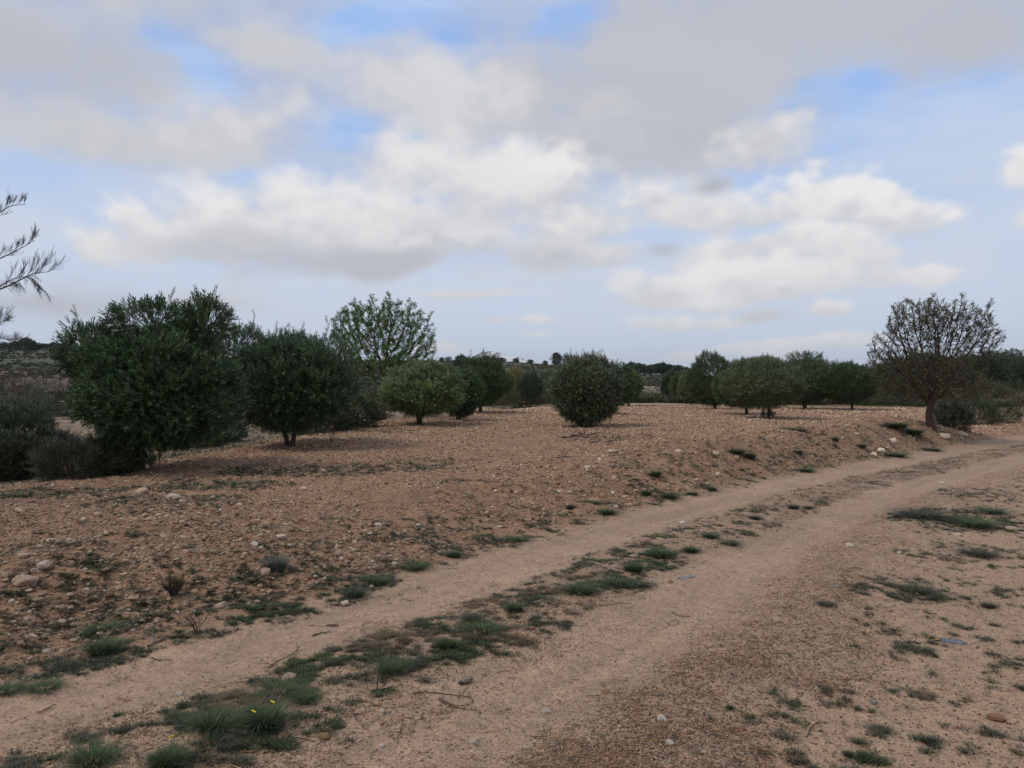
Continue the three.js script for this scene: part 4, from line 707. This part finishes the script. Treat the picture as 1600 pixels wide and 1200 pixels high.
// ------------------------------------------------------------------ loose gravel, crumbs, leaf litter, low weeds (nobody could count these)
const scatter = (seed, n, r0, r1, mix, fn) => {      // points spread so that near and far ground are both covered
  const R = rngOf(seed);
  for (let k = 0; k < n; k++) { const u = R(), r = R() < mix ? 1 / lerp(1 / r0, 1 / r1, u) : r0 * (r1 / r0) ** u, a = (R() * 2 - 1) * 0.71, x = Math.sin(a) * r, z = -Math.cos(a) * r; const y = Hbase(x, z); masks(x, z); fn(x, y + micro(x, z), z, r, R); }
};
{
  const g = new THREE.Group(); g.name = 'gravel'; g.userData.kind = 'stuff'; tag(g, 'loose tan gravel and crumbs strewn over field, bank and track', 'gravel'); scene.add(g);
  const L = [[], [], [], []], geos = [11, 12, 13, 14].map((s, i) => rockGeo(s, 1, [0.6, 0.7, 0.5, 0.8][i]));
  const pal = [[0.68, 0.475, 0.32], [0.60, 0.375, 0.225], [0.84, 0.67, 0.51], [0.53, 0.30, 0.165], [0.42, 0.26, 0.16], [0.23, 0.125, 0.072]];
  scatter(901, 700000, 2.7, 56, 0.6, (x, y, z, r, R) => {
    const clumpy = fbm2(x * 1.2 + 40, z * 1.2, 3) + 0.7 * n2(x * 0.35, z * 0.35);
    const fld = Math.max(gField, sst(-1.35, -1.8, RS) * sst(-4, -0.5, fieldU)), dens = fld * (0.72 + 1.1 * clumpy) + gTrack * (RS > 0 ? 0.10 : 0.035) * (1 + 2 * clumpy) + gLitter * 0.34 + (1 - fld) * (1 - gTrack) * 0.09 + (Math.abs(RS) < 0.5 ? 0.22 : 0);
    if (R() > dens * (1 - 0.5 * gGrass)) return;
    let s = (0.0022 + 0.009 * R() ** 2.5 * (fld > 0.5 ? 1.25 : 0.7) + 0.024 * R() ** 14 * fld) * (gTrack > 0.5 ? 0.6 : 1); s = Math.max(s, r * (fld > 0.4 ? 0.0006 + 0.0009 * R() ** 2 : 0.0005 + 0.0004 * R() ** 3)); if (gTrack > 0.5 && r > 12) return;
    if (RS < -1.45 && RS > -3.4 && RT - T0 > 7 && R() < 0.05) s = 0.012 + 0.05 * R() ** 2;
    const c = pal[gTrack > 0.4 ? Math.min(4, (R() ** 1.4 * 5) | 0) : Math.min(5, (R() ** 1.25 * 6) | 0)], v = 0.8 + 0.4 * R(), gq = fld > 0.4 ? 1 : 0.85;
    L[(R() * 4) | 0].push([V(x, y + s * 0.15, z), V((R() - 0.5) * 0.5, 1, (R() - 0.5) * 0.5).normalize(), R() * 6.3, V(s, s * (0.7 + 0.5 * R()), s * (0.7 + 0.5 * R())), [c[0] * v * gq, c[1] * v * gq, c[2] * v * gq]]);
  });
  L.forEach((l, i) => inst('gravel_stones', geos[i], M.stone, l, g));
}
function tuftGeo(seed, n, rad, hgt, wid, curl) {      // many thin blades fanning from a small base
  const R = rngOf(seed), P = [], I = [];
  for (let k = 0; k < n; k++) {
    const a = R() * 6.283, q = rad * 0.45 * Math.sqrt(R()), b = V(Math.cos(a) * q, -0.01, Math.sin(a) * q), a2 = a + (R() - 0.5) * 1.2, l = hgt * (0.55 + 0.6 * R()), o = P.length / 3, out = V(Math.cos(a2), 0, Math.sin(a2)), sd = V(-out.z, 0, out.x), reach = (rad * 0.55 + 0.3 * l) * R() * curl;
    for (let i = 0; i <= 3; i++) { const t = i / 3, w = wid * (1 - t * 0.85), p = b.clone().addScaledVector(out, reach * t ** 1.5).add(V(0, l * (t - 0.35 * curl * t * t * R()), 0)); P.push(p.x + sd.x * w, p.y, p.z + sd.z * w, p.x - sd.x * w, p.y, p.z - sd.z * w); if (i) { const c = o + i * 2; I.push(c - 2, c - 1, c, c - 1, c + 1, c); } }
  }
  return geoFrom(P, I);
}
{
  const g = new THREE.Group(); g.name = 'ground_cover'; g.userData.kind = 'stuff'; tag(g, 'low grey-green weeds creeping over the rib of the track, the verges and the field edge', 'ground cover'); scene.add(g);
  const L = [[], [], []], geos = [tuftGeo(31, 26, 0.036, 0.024, 0.0024, 1.4), tuftGeo(32, 30, 0.045, 0.018, 0.0026, 1.8), tuftGeo(33, 22, 0.028, 0.03, 0.0022, 1.1)];
  scatter(911, 680000, 2.7, 52, 0.6, (x, y, z, r, R) => {
    const cl = clumps(x, z); if (R() > gGrass * cl) return;
    const tn = n2(x * 3.1 + 9, z * 3.1) + 0.25 * (R() - 0.5), dry = tn > 0.34 - 0.7 * gDry || R() < 0.06, v = 0.65 + 0.7 * R(), c = dry ? [0.15, 0.11, 0.065] : tn < -0.12 ? [0.05, 0.07, 0.027] : [0.058, 0.066, 0.042];
    const s = (0.55 + 0.65 * R()) * (r > 20 ? 2.0 : r > 10 ? 1.6 : 1);
    L[(R() * 3) | 0].push([V(x, y, z), V((R() - 0.5) * 0.4, 1, (R() - 0.5) * 0.4).normalize(), R() * 6.3, s, [c[0] * v, c[1] * v, c[2] * v]]);
  });
  L.forEach((l, i) => inst('weed_patch', geos[i], M.weed, l, g));
}
{ // dead leaves and bits of stalk
  const P = [], I = []; addLeaf(P, I, V(-0.5, 0.02, 0), V(1, 0.1, 0).normalize(), V(0, 0, 1), 1, 0.42, 0.12);
  const leafG = geoFrom(P, I), g = new THREE.Group(); g.name = 'leaf_litter'; g.userData.kind = 'stuff'; tag(g, 'dead brown leaves and bits of stalk lying on the verge and the sand', 'leaf litter'); scene.add(g);
  const B = newB(); addTube(B, [V(-0.5, 0, 0), V(-0.1, 0.05, 0.08), V(0.2, 0.03, 0.02), V(0.5, 0.02, -0.06)], [0.02, 0.022, 0.018, 0.01], 4); const stalkG = buildB(B);
  const A = [], S = [], pal = [[0.20, 0.11, 0.06], [0.12, 0.075, 0.045], [0.30, 0.16, 0.08], [0.09, 0.065, 0.045], [0.34, 0.21, 0.12]];
  scatter(921, 330000, 2.7, 28, 0.7, (x, y, z, r, R) => {
    const cl = sst(-0.15, 0.3, fbm2(x * 3 + 9, z * 3, 3)), dens = gLitter * (0.06 + 0.62 * cl) + (Math.abs(RS) < 0.7 ? 0.25 * cl : 0) + 0.03 * gTrack + (RS > 1.2 ? 0.10 * cl * cl : 0) + (RS < -1.3 ? 0.12 * cl : 0);
    if (R() > dens) return;
    const c = pal[(R() * 5) | 0], v = 0.7 + 0.6 * R(), col = [c[0] * v, c[1] * v, c[2] * v], dir = V((R() - 0.5) * 0.9, 1, (R() - 0.5) * 0.9).normalize();
    if (R() < 0.8) { const s = Math.max(0.008 + 0.016 * R(), r * (0.0009 + 0.0009 * R())); A.push([V(x, y + 0.004, z), dir, R() * 6.3, V(s, s, s * (0.7 + 0.8 * R())), col]); } else { const s = 0.03 + 0.09 * R() * R(); S.push([V(x, y + 0.004, z), V((R() - 0.5) * 0.2, 1, (R() - 0.5) * 0.2).normalize(), R() * 6.3, V(s, s, s), col]); }
  });
  inst('dead_leaves', leafG, M.weed, A, g); inst('stalks', stalkG, M.weed, S, g);
}
{ // scrub on the far slopes, and the dry brush plain at the left
  const g = new THREE.Group(); g.name = 'hill_scrub'; g.userData.kind = 'stuff'; tag(g, 'low scrub covering the far slopes', 'scrub'); scene.add(g);
  const R = rngOf(931), L = [[], []];
  for (let k = 0; k < 90000; k++) {
    const r = 62 * (440 / 62) ** R(), a = (R() * 2 - 1) * 0.72, x = Math.sin(a) * r, z = -Math.cos(a) * r, azd = a * 57.3, kk = fbm2(x * 0.045, -z * 0.045, 4);
    if (R() > 0.5 + kk * 1.6) continue;
    const red = azd < -17 && r > 100 && r < 215 && R() < 0.8, c = red ? [0.08, 0.05, 0.04] : azd > 16 ? [0.10, 0.085, 0.05] : R() < 0.25 ? [0.07, 0.068, 0.034] : [0.058, 0.07, 0.032], v = 0.7 + 0.6 * R();
    L[(R() * 2) | 0].push([V(x, Hbase(x, z) - 0.05, z), V((R() - 0.5) * 0.7, 1, (R() - 0.5) * 0.7).normalize(), R() * 6.3, (red ? 2 : 2.6) * (0.5 + R()), [c[0] * v, c[1] * v, c[2] * v]]);
  }
  L.forEach((l, i) => inst('scrub_bushes', [tuftGeo(41, 90, 0.22, 0.20, 0.012, 1.1), tuftGeo(42, 80, 0.26, 0.16, 0.014, 1.2)][i], M.weed, l, g));
}
{ // pale stone bank in the gap between the rows
  const g = new THREE.Group(); g.name = 'stone_bank'; tag(g, 'low bank of heaped pale stones in the gap beyond the field', 'stone bank'); const R = rngOf(941), D = 82, base = onGround(1016, D); g.position.copy(base); scene.add(g); g.userData.kind = 'stuff';
  const L = []; for (let k = 0; k < 1500; k++) { const x = (R() - 0.5) * 9, u = R(), y = u * 1.15 * (1 - 0.3 * Math.abs(x) / 4.5), z = -u * 2.4 + (R() - 0.5) * 0.8, s = 0.06 + 0.16 * R() ** 2, v = 0.7 + 0.5 * R(); L.push([V(x, y, z), V(R() - 0.5, 1, R() - 0.5).normalize(), R() * 6.3, V(s, s * 0.8, s), [0.42 * v, 0.34 * v, 0.28 * v]]); }
  inst('heaped_stones', rockGeo(15, 1, 0.7), M.stone, L, g);
}

// ------------------------------------------------------------------ single tufts of dark weeds
const tufts = [tuftGeo(51, 620, 0.13, 0.10, 0.0021, 1.25), tuftGeo(52, 620, 0.15, 0.085, 0.0021, 1.45), tuftGeo(53, 560, 0.11, 0.12, 0.0020, 1.1), tuftGeo(54, 520, 0.17, 0.07, 0.0023, 1.6)];
const tuftMat = { green: new THREE.MeshStandardMaterial({ color: new THREE.Color().setRGB(0.048, 0.078, 0.028), roughness: 0.8, side: THREE.DoubleSide }), bright: new THREE.MeshStandardMaterial({ color: new THREE.Color().setRGB(0.056, 0.084, 0.03), roughness: 0.8, side: THREE.DoubleSide }), dull: new THREE.MeshStandardMaterial({ color: new THREE.Color().setRGB(0.052, 0.058, 0.036), roughness: 0.85, side: THREE.DoubleSide }), grey: new THREE.MeshStandardMaterial({ color: new THREE.Color().setRGB(0.11, 0.125, 0.10), roughness: 0.85, side: THREE.DoubleSide }) };
[
  [412, 1132, 108, 'green', 0, 'large dark green tuft with two yellow flowers on the grassy rib', 1], [332, 1135, 90, 'green', 1, 'dark tuft left of the flowering one on the grassy rib'], [262, 1192, 84, 'green', 0, 'tuft with a single yellow flower cut off by the bottom edge', 2], [145, 1192, 92, 'bright', 1, 'bright tuft at the bottom edge, left of the single-flowered one'], [440, 1082, 76, 'bright', 3, 'bright flat tuft above the tuft with two yellow flowers'], [478, 1095, 50, 'bright', 1, 'small bright tuft right of the one above the flowering tuft'],
  [160, 1020, 80, 'green', 0, 'lower of the two dark tufts at the left edge of the track'], [158, 988, 66, 'green', 1, 'upper of the two dark tufts at the left edge of the track'], [70, 1078, 56, 'bright', 3, 'flat bright tuft at the far left, above the wheel track'], [12, 1082, 54, 'green', 3, 'flat tuft at the left picture edge, above the wheel track'], [102, 1040, 40, 'dull', 3, 'dull flat weed left of the lower dark tuft'],
  [612, 1050, 66, 'green', 1, 'dark tuft at the lower edge of the rib, right of the flat tan stone'], [698, 1012, 50, 'green', 0, 'compact dark tuft on the rib below the pinkish stone'], [640, 1040, 44, 'dull', 3, 'low dull tuft between the two dark ones on the rib'], [752, 986, 66, 'bright', 3, 'bright flat tuft on the rib left of the compact round one'], [804, 955, 44, 'green', 0, 'round dark tuft in the middle of the rib'], [738, 970, 44, 'dull', 1, 'dull tuft left of the round dark one on the rib'],
  [908, 926, 64, 'green', 1, 'dark spreading tuft near the orange pebble on the rib'], [962, 912, 58, 'green', 3, 'wide flat tuft right of the spreading dark one on the rib'], [990, 892, 50, 'green', 0, 'upper tuft in the cluster of the rib'], [1032, 868, 56, 'green', 1, 'dark tuft above the cluster on the rib'], [1080, 862, 38, 'green', 0, 'small dark tuft beside the tuft above the cluster'], [1000, 915, 40, 'dull', 3, 'dull low tuft right of the wide flat one'], [1110, 840, 34, 'green', 1, 'small tuft on the rib where it thins out'], [1140, 850, 36, 'green', 3, 'flat tuft at the right end of the green part of the rib'], [1180, 810, 26, 'dull', 1, 'dull tuft on the brown part of the rib'], [1240, 795, 26, 'dull', 0, 'small dark tuft farther along the brown rib'], [1262, 795, 20, 'dull', 1, 'last little tuft on the brown rib'],
  [710, 872, 32, 'green', 0, 'round dark tuft on the bank foot beside the left wheel track'], [588, 912, 52, 'green', 1, 'wide dark tuft at the track edge above the cream stone'], [650, 888, 48, 'bright', 3, 'flat tuft left of the round dark one on the bank foot'], [555, 932, 46, 'dull', 1, 'dull tuft left of the wide dark one at the track edge'], [805, 845, 40, 'green', 3, 'flat tuft on the bank foot right of the round dark one'], [892, 795, 26, 'dull', 0, 'small tuft low on the middle bank'], [950, 803, 36, 'green', 1, 'tuft by the track below the middle bank'], [920, 785, 30, 'green', 3, 'flat tuft in the middle of the bank foot'], [1000, 788, 34, 'dull', 3, 'dull flat tuft left of the pair on the bank foot'], [1010, 775, 30, 'green', 2, 'left of the pair of tufts on the bank foot'], [1046, 778, 40, 'green', 0, 'right of the pair of tufts on the bank foot'], [1082, 773, 24, 'green', 1, 'tuft just right of the pair on the bank foot'], [1112, 766, 26, 'green', 0, 'outermost tuft at the right of the bank foot'], [1024, 745, 36, 'green', 2, 'dark tuft hanging on the bank slope below the cream rock'],
  [1150, 708, 44, 'green', 1, 'long dark tuft at the crest of the bank'], [1172, 716, 34, 'dull', 2, 'dull tuft at the right end of the long crest tuft'], [1242, 672, 44, 'green', 3, 'flat green tuft in the field before the right row'], [1305, 690, 24, 'green', 2, 'upright tuft on the upper bank'], [1245, 706, 26, 'green', 1, 'tuft on the bank left of the upright one'], [1400, 668, 54, 'green', 1, 'long tuft on the bank crest left of the bare almond'], [1425, 678, 52, 'green', 0, 'tuft below the long one left of the bare almond'], [1395, 712, 50, 'green', 3, 'wide flat tuft at the bank foot left of the bare almond'], [1255, 736, 40, 'green', 3, 'flat tuft by the track under the upright one'], [1345, 698, 26, 'dull', 1, 'dull tuft between the upright tuft and the bare almond'], [1455, 704, 36, 'green', 3, 'flat tuft at the bank foot below the bare almond trunk'],
  [432, 893, 66, 'grey', 2, 'silvery grey-leaved plant on the left bank'], [20, 775, 60, 'green', 3, 'flat dark tuft at the left edge below the thicket'], [1545, 800, 60, 'green', 3, 'flat green tuft at the right verge'], [1440, 808, 84, 'dull', 3, 'broad flat tuft at the left of the right grass patch'], [1520, 822, 76, 'green', 3, 'broad flat tuft at the right of the right grass patch'], [1530, 868, 60, 'dull', 3, 'dull brownish tuft below the right grass patch'], [1430, 925, 60, 'dull', 3, 'dull tuft on the sand at the right, below the pebbly verge'], [1290, 945, 30, 'dull', 3, 'small weed at the outer edge of the pebbly verge'], [1545, 948, 30, 'dull', 1, 'small dark weed above the blue-grey strip'], [1140, 1108, 22, 'green', 2, 'small upright weed left of the right sand'], [1375, 1142, 36, 'dull', 3, 'dark weed on the sand at the bottom right'], [1350, 1182, 26, 'green', 1, 'small green weed at the bottom edge on the right sand'], [1326, 1180, 24, 'dull', 0, 'left one of two small weeds at the bottom edge on the right sand'],
].forEach(([px, py, w, mat, k, label, flowers], i) => {
  const P = groundAt(px, py), R = rngOf(700 + i), s = w / F * -P.z / 0.30 * 1.12; P.y = H(P.x, P.z);
  const t = thing('grass_tuft', label, 'tuft', P, 'tufts of dark weeds along the track'), m = part('blades', tufts[k], tuftMat[mat], t);
  t.scale.set(s, s * (0.75 + 0.25 * R()) / Math.max(1, s ** 0.35), s); t.rotation.y = R() * 6.3;
  const fl = flowers === 1 ? [[-0.02, 0.080, 0.085], [0.055, 0.105, 0.05]] : flowers ? [[0.03, 0.11, 0.03]] : [];
  t.updateMatrixWorld();
  for (const f of fl) {
    const geos = []; for (let q = 0; q < 5; q++) { const p = new THREE.SphereGeometry(0.007, 8, 6); p.scale(1, 0.3, 0.62); p.translate(0.0075, 0, 0); p.rotateZ(0.3); p.rotateY(q * 1.2566); geos.push(p); }
    const fm = part('flower', mergeGeometries(geos), new THREE.MeshStandardMaterial({ color: new THREE.Color().setRGB(0.75, 0.60, 0.02), roughness: 0.6 }), t);
    fm.position.copy(t.worldToLocal(V(P.x + f[0], P.y + f[1] * 1.15, P.z + f[2]))); fm.scale.set(1 / s, 1 / t.scale.y, 1 / s); fm.rotation.x = 0.7; fm.userData.label = 'yellow flower with five petals';
  }
});

// ------------------------------------------------------------------ sticks, twigs and litter lying about
function stick(name, cat, label, px, r, mat, opt = {}) {
  const pts = px.map(([x, y]) => groundAt(x, y)), base = pts[0].clone(), R = rngOf(px[0][0] | 0), crv = new THREE.CatmullRomCurve3(pts), n = Math.max(8, px.length * 4), q = crv.getPoints(n).map((p, i) => { p.y = H(p.x, p.z) + r * 0.8 + (opt.lift ?? 0.012) * Math.abs(n2(i * 0.6, px[0][0])); return p.sub(base); });
  const t = thing(name, label, cat, base, opt.group), B = newB(); addTube(B, q, q.map((_, i) => r * 0.75 * (1 - 0.55 * i / n) * (0.9 + 0.2 * R())), 6);
  for (let k = 0; k < (opt.side ?? 0); k++) { const i = 2 + ((R() * (n - 3)) | 0), d = V(R() - 0.5, 0.25 + 0.3 * R(), R() - 0.5).normalize(), l = (opt.sl ?? 0.08) * (0.5 + R()); addTube(B, [q[i], q[i].clone().addScaledVector(d, l * 0.5), q[i].clone().addScaledVector(d, l).add(V(0, -l * 0.15, 0))], [r * 0.5, r * 0.4, r * 0.2], 5); }
  part('stem', buildB(B), mat, t); return t;
}
stick('branch', 'branch', 'curved pale fallen branch by the scraggy seedling', [[232, 1011], [246, 1002], [262, 996], [285, 994]], 0.011, M.deadwood, { side: 3 });
stick('branch', 'branch', 'short grey branch beside the dead stump on the left bank', [[266, 934], [285, 929], [306, 941]], 0.012, M.deadwood, { side: 4 });
stick('stick', 'stick', 'dark stick on the bank above the curved pale branch', [[253, 948], [265, 957], [280, 966]], 0.007, M.twig, { side: 2 });
stick('stick', 'stick', 'brown stick on the weedy bank at the far left', [[50, 976], [67, 988]], 0.009, M.twig);
stick('twig', 'twig', 'curved thin twig on the left wheel track near the lower dark tuft', [[235, 1030], [247, 1034], [268, 1034]], 0.004, M.twig);
stick('stick', 'stick', 'short dark stick on the left wheel track', [[489, 996], [516, 990]], 0.007, M.dark);
stick('twig', 'twig', 'curly twig bent into a loop on the right wheel track', [[645, 1086], [676, 1085], [706, 1087], [730, 1090], [738, 1098], [725, 1104], [700, 1100], [686, 1093]], 0.0035, M.twig, { side: 3, sl: 0.05 });
stick('twig', 'twig', 'twig with side shoots below the looped one', [[685, 1094], [700, 1103], [722, 1108], [745, 1111]], 0.0035, M.twig, { side: 4, sl: 0.06 });
stick('twig', 'twig', 'long thin twig at the lower edge of the rib', [[550, 1094], [575, 1099], [598, 1108]], 0.004, M.twig);
stick('stick', 'stick', 'dark stick among weeds at the lower edge of the rib', [[580, 1082], [605, 1078], [630, 1074]], 0.006, M.dark, { side: 2 });
stick('twig', 'twig', 'long dark twig under the flowering tuft', [[405, 1160], [440, 1152], [470, 1154], [492, 1160]], 0.004, M.dark, { side: 2 });
stick('stick', 'stick', 'thin pale stick in the weeds at the track edge', [[543, 926], [552, 920], [559, 914]], 0.006, M.deadwood);
stick('stick', 'stick', 'thin forked pale stick on the bank', [[582, 854], [586, 868], [592, 882], [603, 891]], 0.007, M.deadwood, { side: 2 });
stick('stick', 'stick', 'curved grey stick on the right wheel track', [[1050, 956], [1062, 962], [1078, 966]], 0.008, M.deadwood);
stick('twig', 'twig', 'tiny looped twig left of the curved grey stick', [[1044, 976], [1050, 970], [1058, 970], [1060, 975], [1052, 979], [1040, 972]], 0.0028, M.twig);
stick('twig', 'twig', 'reddish twig at the lower edge of the rib near the spreading tuft', [[935, 946], [958, 944], [985, 944]], 0.004, M.twig);
stick('stick', 'stick', 'dark stick at the right tip of the green rib', [[990, 926], [1008, 923]], 0.007, M.dark);
stick('twig', 'twig', 'pale straw on the sand left of the brightest stone', [[961, 1133], [972, 1127], [983, 1122]], 0.004, M.deadwood);
stick('twig', 'twig', 'fine branching twig on the right sand', [[1262, 1150], [1268, 1138], [1290, 1130]], 0.003, M.twig, { side: 4, sl: 0.07 });
stick('twig', 'twig', 'long twig lying flat on the right sand above the grey flat stone', [[1318, 1062], [1345, 1064], [1372, 1068]], 0.003, M.twig, { side: 2 });
stick('twig', 'twig', 'twig on the left wheel track at the far left', [[60, 1116], [75, 1110], [88, 1103]], 0.005, M.twig);
stick('twig', 'twig', 'wiry twig along the upper edge of the rib', [[420, 1046], [436, 1034], [462, 1020], [466, 1014]], 0.004, M.twig, { side: 3 });
stick('twig', 'twig', 'thin twig below the left tuft on the rib', [[184, 1162], [195, 1150], [205, 1143]], 0.004, M.twig, { side: 2 });
stick('branch', 'branch', 'upper dark pruned branch lying in front of the lone olive', [[878, 685], [905, 681], [930, 678], [960, 672]], 0.018, M.dark, { side: 4, sl: 0.25, group: 'pruned branches in front of the lone olive' });
stick('branch', 'branch', 'middle dark pruned branch lying in front of the lone olive', [[890, 681], [920, 684], [950, 685], [980, 688]], 0.016, M.dark, { side: 5, sl: 0.25, group: 'pruned branches in front of the lone olive' });
stick('branch', 'branch', 'lowest dark pruned branch lying in front of the lone olive', [[922, 693], [945, 691], [970, 689]], 0.018, M.dark, { side: 2, sl: 0.2, group: 'pruned branches in front of the lone olive' });
stick('branch', 'branch', 'dark pruned branch on the field nearer than the others', [[862, 716], [885, 715], [908, 715]], 0.014, M.dark, { side: 2, sl: 0.15 });
stick('branch', 'branch', 'long bare pale branch reaching out of the thicket at the left', [[60, 738], [90, 728], [120, 722], [150, 724]], 0.014, M.deadwood, { side: 8, sl: 0.35, lift: 0.5 });
{ // dead stump, wood chunk, dung patch, grey scrap, blue-grey strip
  const P = groundAt(272, 934); P.y = H(P.x, P.z); const t = thing('dead_plant', 'dead dark brown plant stump on the left bank', 'dead plant', P), R = rngOf(88), B = newB();
  for (let k = 0; k < 26; k++) { const a = R() * 6.3, l = 0.04 + 0.07 * R(); addTube(B, [V(0, -0.02, 0), V(Math.cos(a) * l * 0.5, l * 0.7, Math.sin(a) * l * 0.5), V(Math.cos(a) * l, l * (0.8 + 0.5 * R()), Math.sin(a) * l)], [0.012, 0.008, 0.003], 5); } part('stem', buildB(B), M.dark, t);
  inst('foliage', G.broom[0], M.leaf, Array.from({ length: 50 }, () => [V((R() - 0.5) * 0.1, 0.02 + R() * 0.06, (R() - 0.5) * 0.1), V(R() - 0.5, 0.8, R() - 0.5).normalize(), R() * 6, 0.25, [0.07, 0.045, 0.028]]), t);
  const W = groundAt(729, 1068); W.y = H(W.x, W.z); const w = thing('wood_chunk', 'weathered grey chunk of wood on the right wheel track', 'wood', W), wb = newB();
  addTube(wb, [V(-0.03, 0.010, 0.03), V(-0.012, 0.018, 0.012), V(0.01, 0.02, -0.012), V(0.03, 0.014, -0.035)], [0.008, 0.017, 0.018, 0.009], 8); part('heartwood', buildB(wb), M.deadwood, w); const wc = newB(); addTube(wc, [V(-0.034, 0.008, 0.034), V(-0.022, 0.012, 0.022)], [0.012, 0.013], 7); part('bark', buildB(wc), M.dark, w);
  const D = groundAt(519, 979); D.y = H(D.x, D.z) - 0.002; const dg = rockGeo(33, 4, 0.22), dm = shade(new THREE.Mesh(dg, stoneMat(0.16, 0.085, 0.05))); dm.name = 'soil_clod'; dm.position.copy(D); dm.scale.set(0.045, 0.05, 0.03); tag(dm, 'flat dark brown clod alone on the left wheel track', 'clod'); scene.add(dm);
  const strip = (px, w, h, thick, name, label, cat, color, rough) => {
    const a = groundAt(...px[0]), b = groundAt(...px[1]), c = a.clone().lerp(b, 0.5), len = a.distanceTo(b), g = thing(name, label, cat, V(c.x, H(c.x, c.z), c.z)), segs = 14, P = [], I = [], U = [];
    for (let i = 0; i <= segs; i++) { const t = i / segs - 0.5; for (let k = 0; k <= 6; k++) { const u = k / 6 - 0.5, taper = 1 - 0.35 * sst(0.3, 0.5, Math.abs(t)); P.push(t * len, thick + h * Math.cos(u * Math.PI) * (1 + 0.5 * n2(t * 5, u * 3)) + 0.006 * n2(t * 6, 2), u * w * taper + 0.012 * n2(t * 3, 7)); U.push(t, u); } }
    for (let i = 0; i < segs; i++) for (let k = 0; k < 6; k++) { const q = i * 7 + k; I.push(q, q + 1, q + 7, q + 1, q + 8, q + 7); }
    const gg = geoFrom(P, I, U), lower = gg.clone(); lower.translate(0, -0.003, 0); part('sheet', mergeGeometries([gg, lower]), new THREE.MeshStandardMaterial({ color: new THREE.Color().setRGB(...color), roughness: rough, side: THREE.DoubleSide }), g);
    g.rotation.y = Math.atan2(-(b.z - a.z), b.x - a.x); return g;
  };
  strip([[1464, 1000], [1511, 1007]], 0.034, 0.016, 0.004, 'plastic_strip', 'blue-grey plastic strip lying on the sand at the right', 'strip', [0.10, 0.113, 0.145], 0.5);
  strip([[1062, 906], [1083, 902]], 0.05, 0.010, 0.004, 'plastic_scrap', 'pale grey scrap on the right wheel track beside the orange pebble', 'scrap', [0.20, 0.205, 0.225], 0.6);
  const lf = groundAt(1458, 1001), lp = [], li = []; addLeaf(lp, li, V(0, 0, 0), V(1, 0.2, 0).normalize(), V(0, 0, 1), 0.05, 0.03, 0.006); const lm = shade(new THREE.Mesh(geoFrom(lp, li), new THREE.MeshStandardMaterial({ color: new THREE.Color().setRGB(0.4, 0.2, 0.06), roughness: 0.8, side: THREE.DoubleSide }))); lm.name = 'dead_leaf'; lm.position.set(lf.x, H(lf.x, lf.z) + 0.008, lf.z); tag(lm, 'orange dead leaf at the left end of the blue-grey strip', 'leaf'); scene.add(lm);
}
renderer.render(scene, camera);
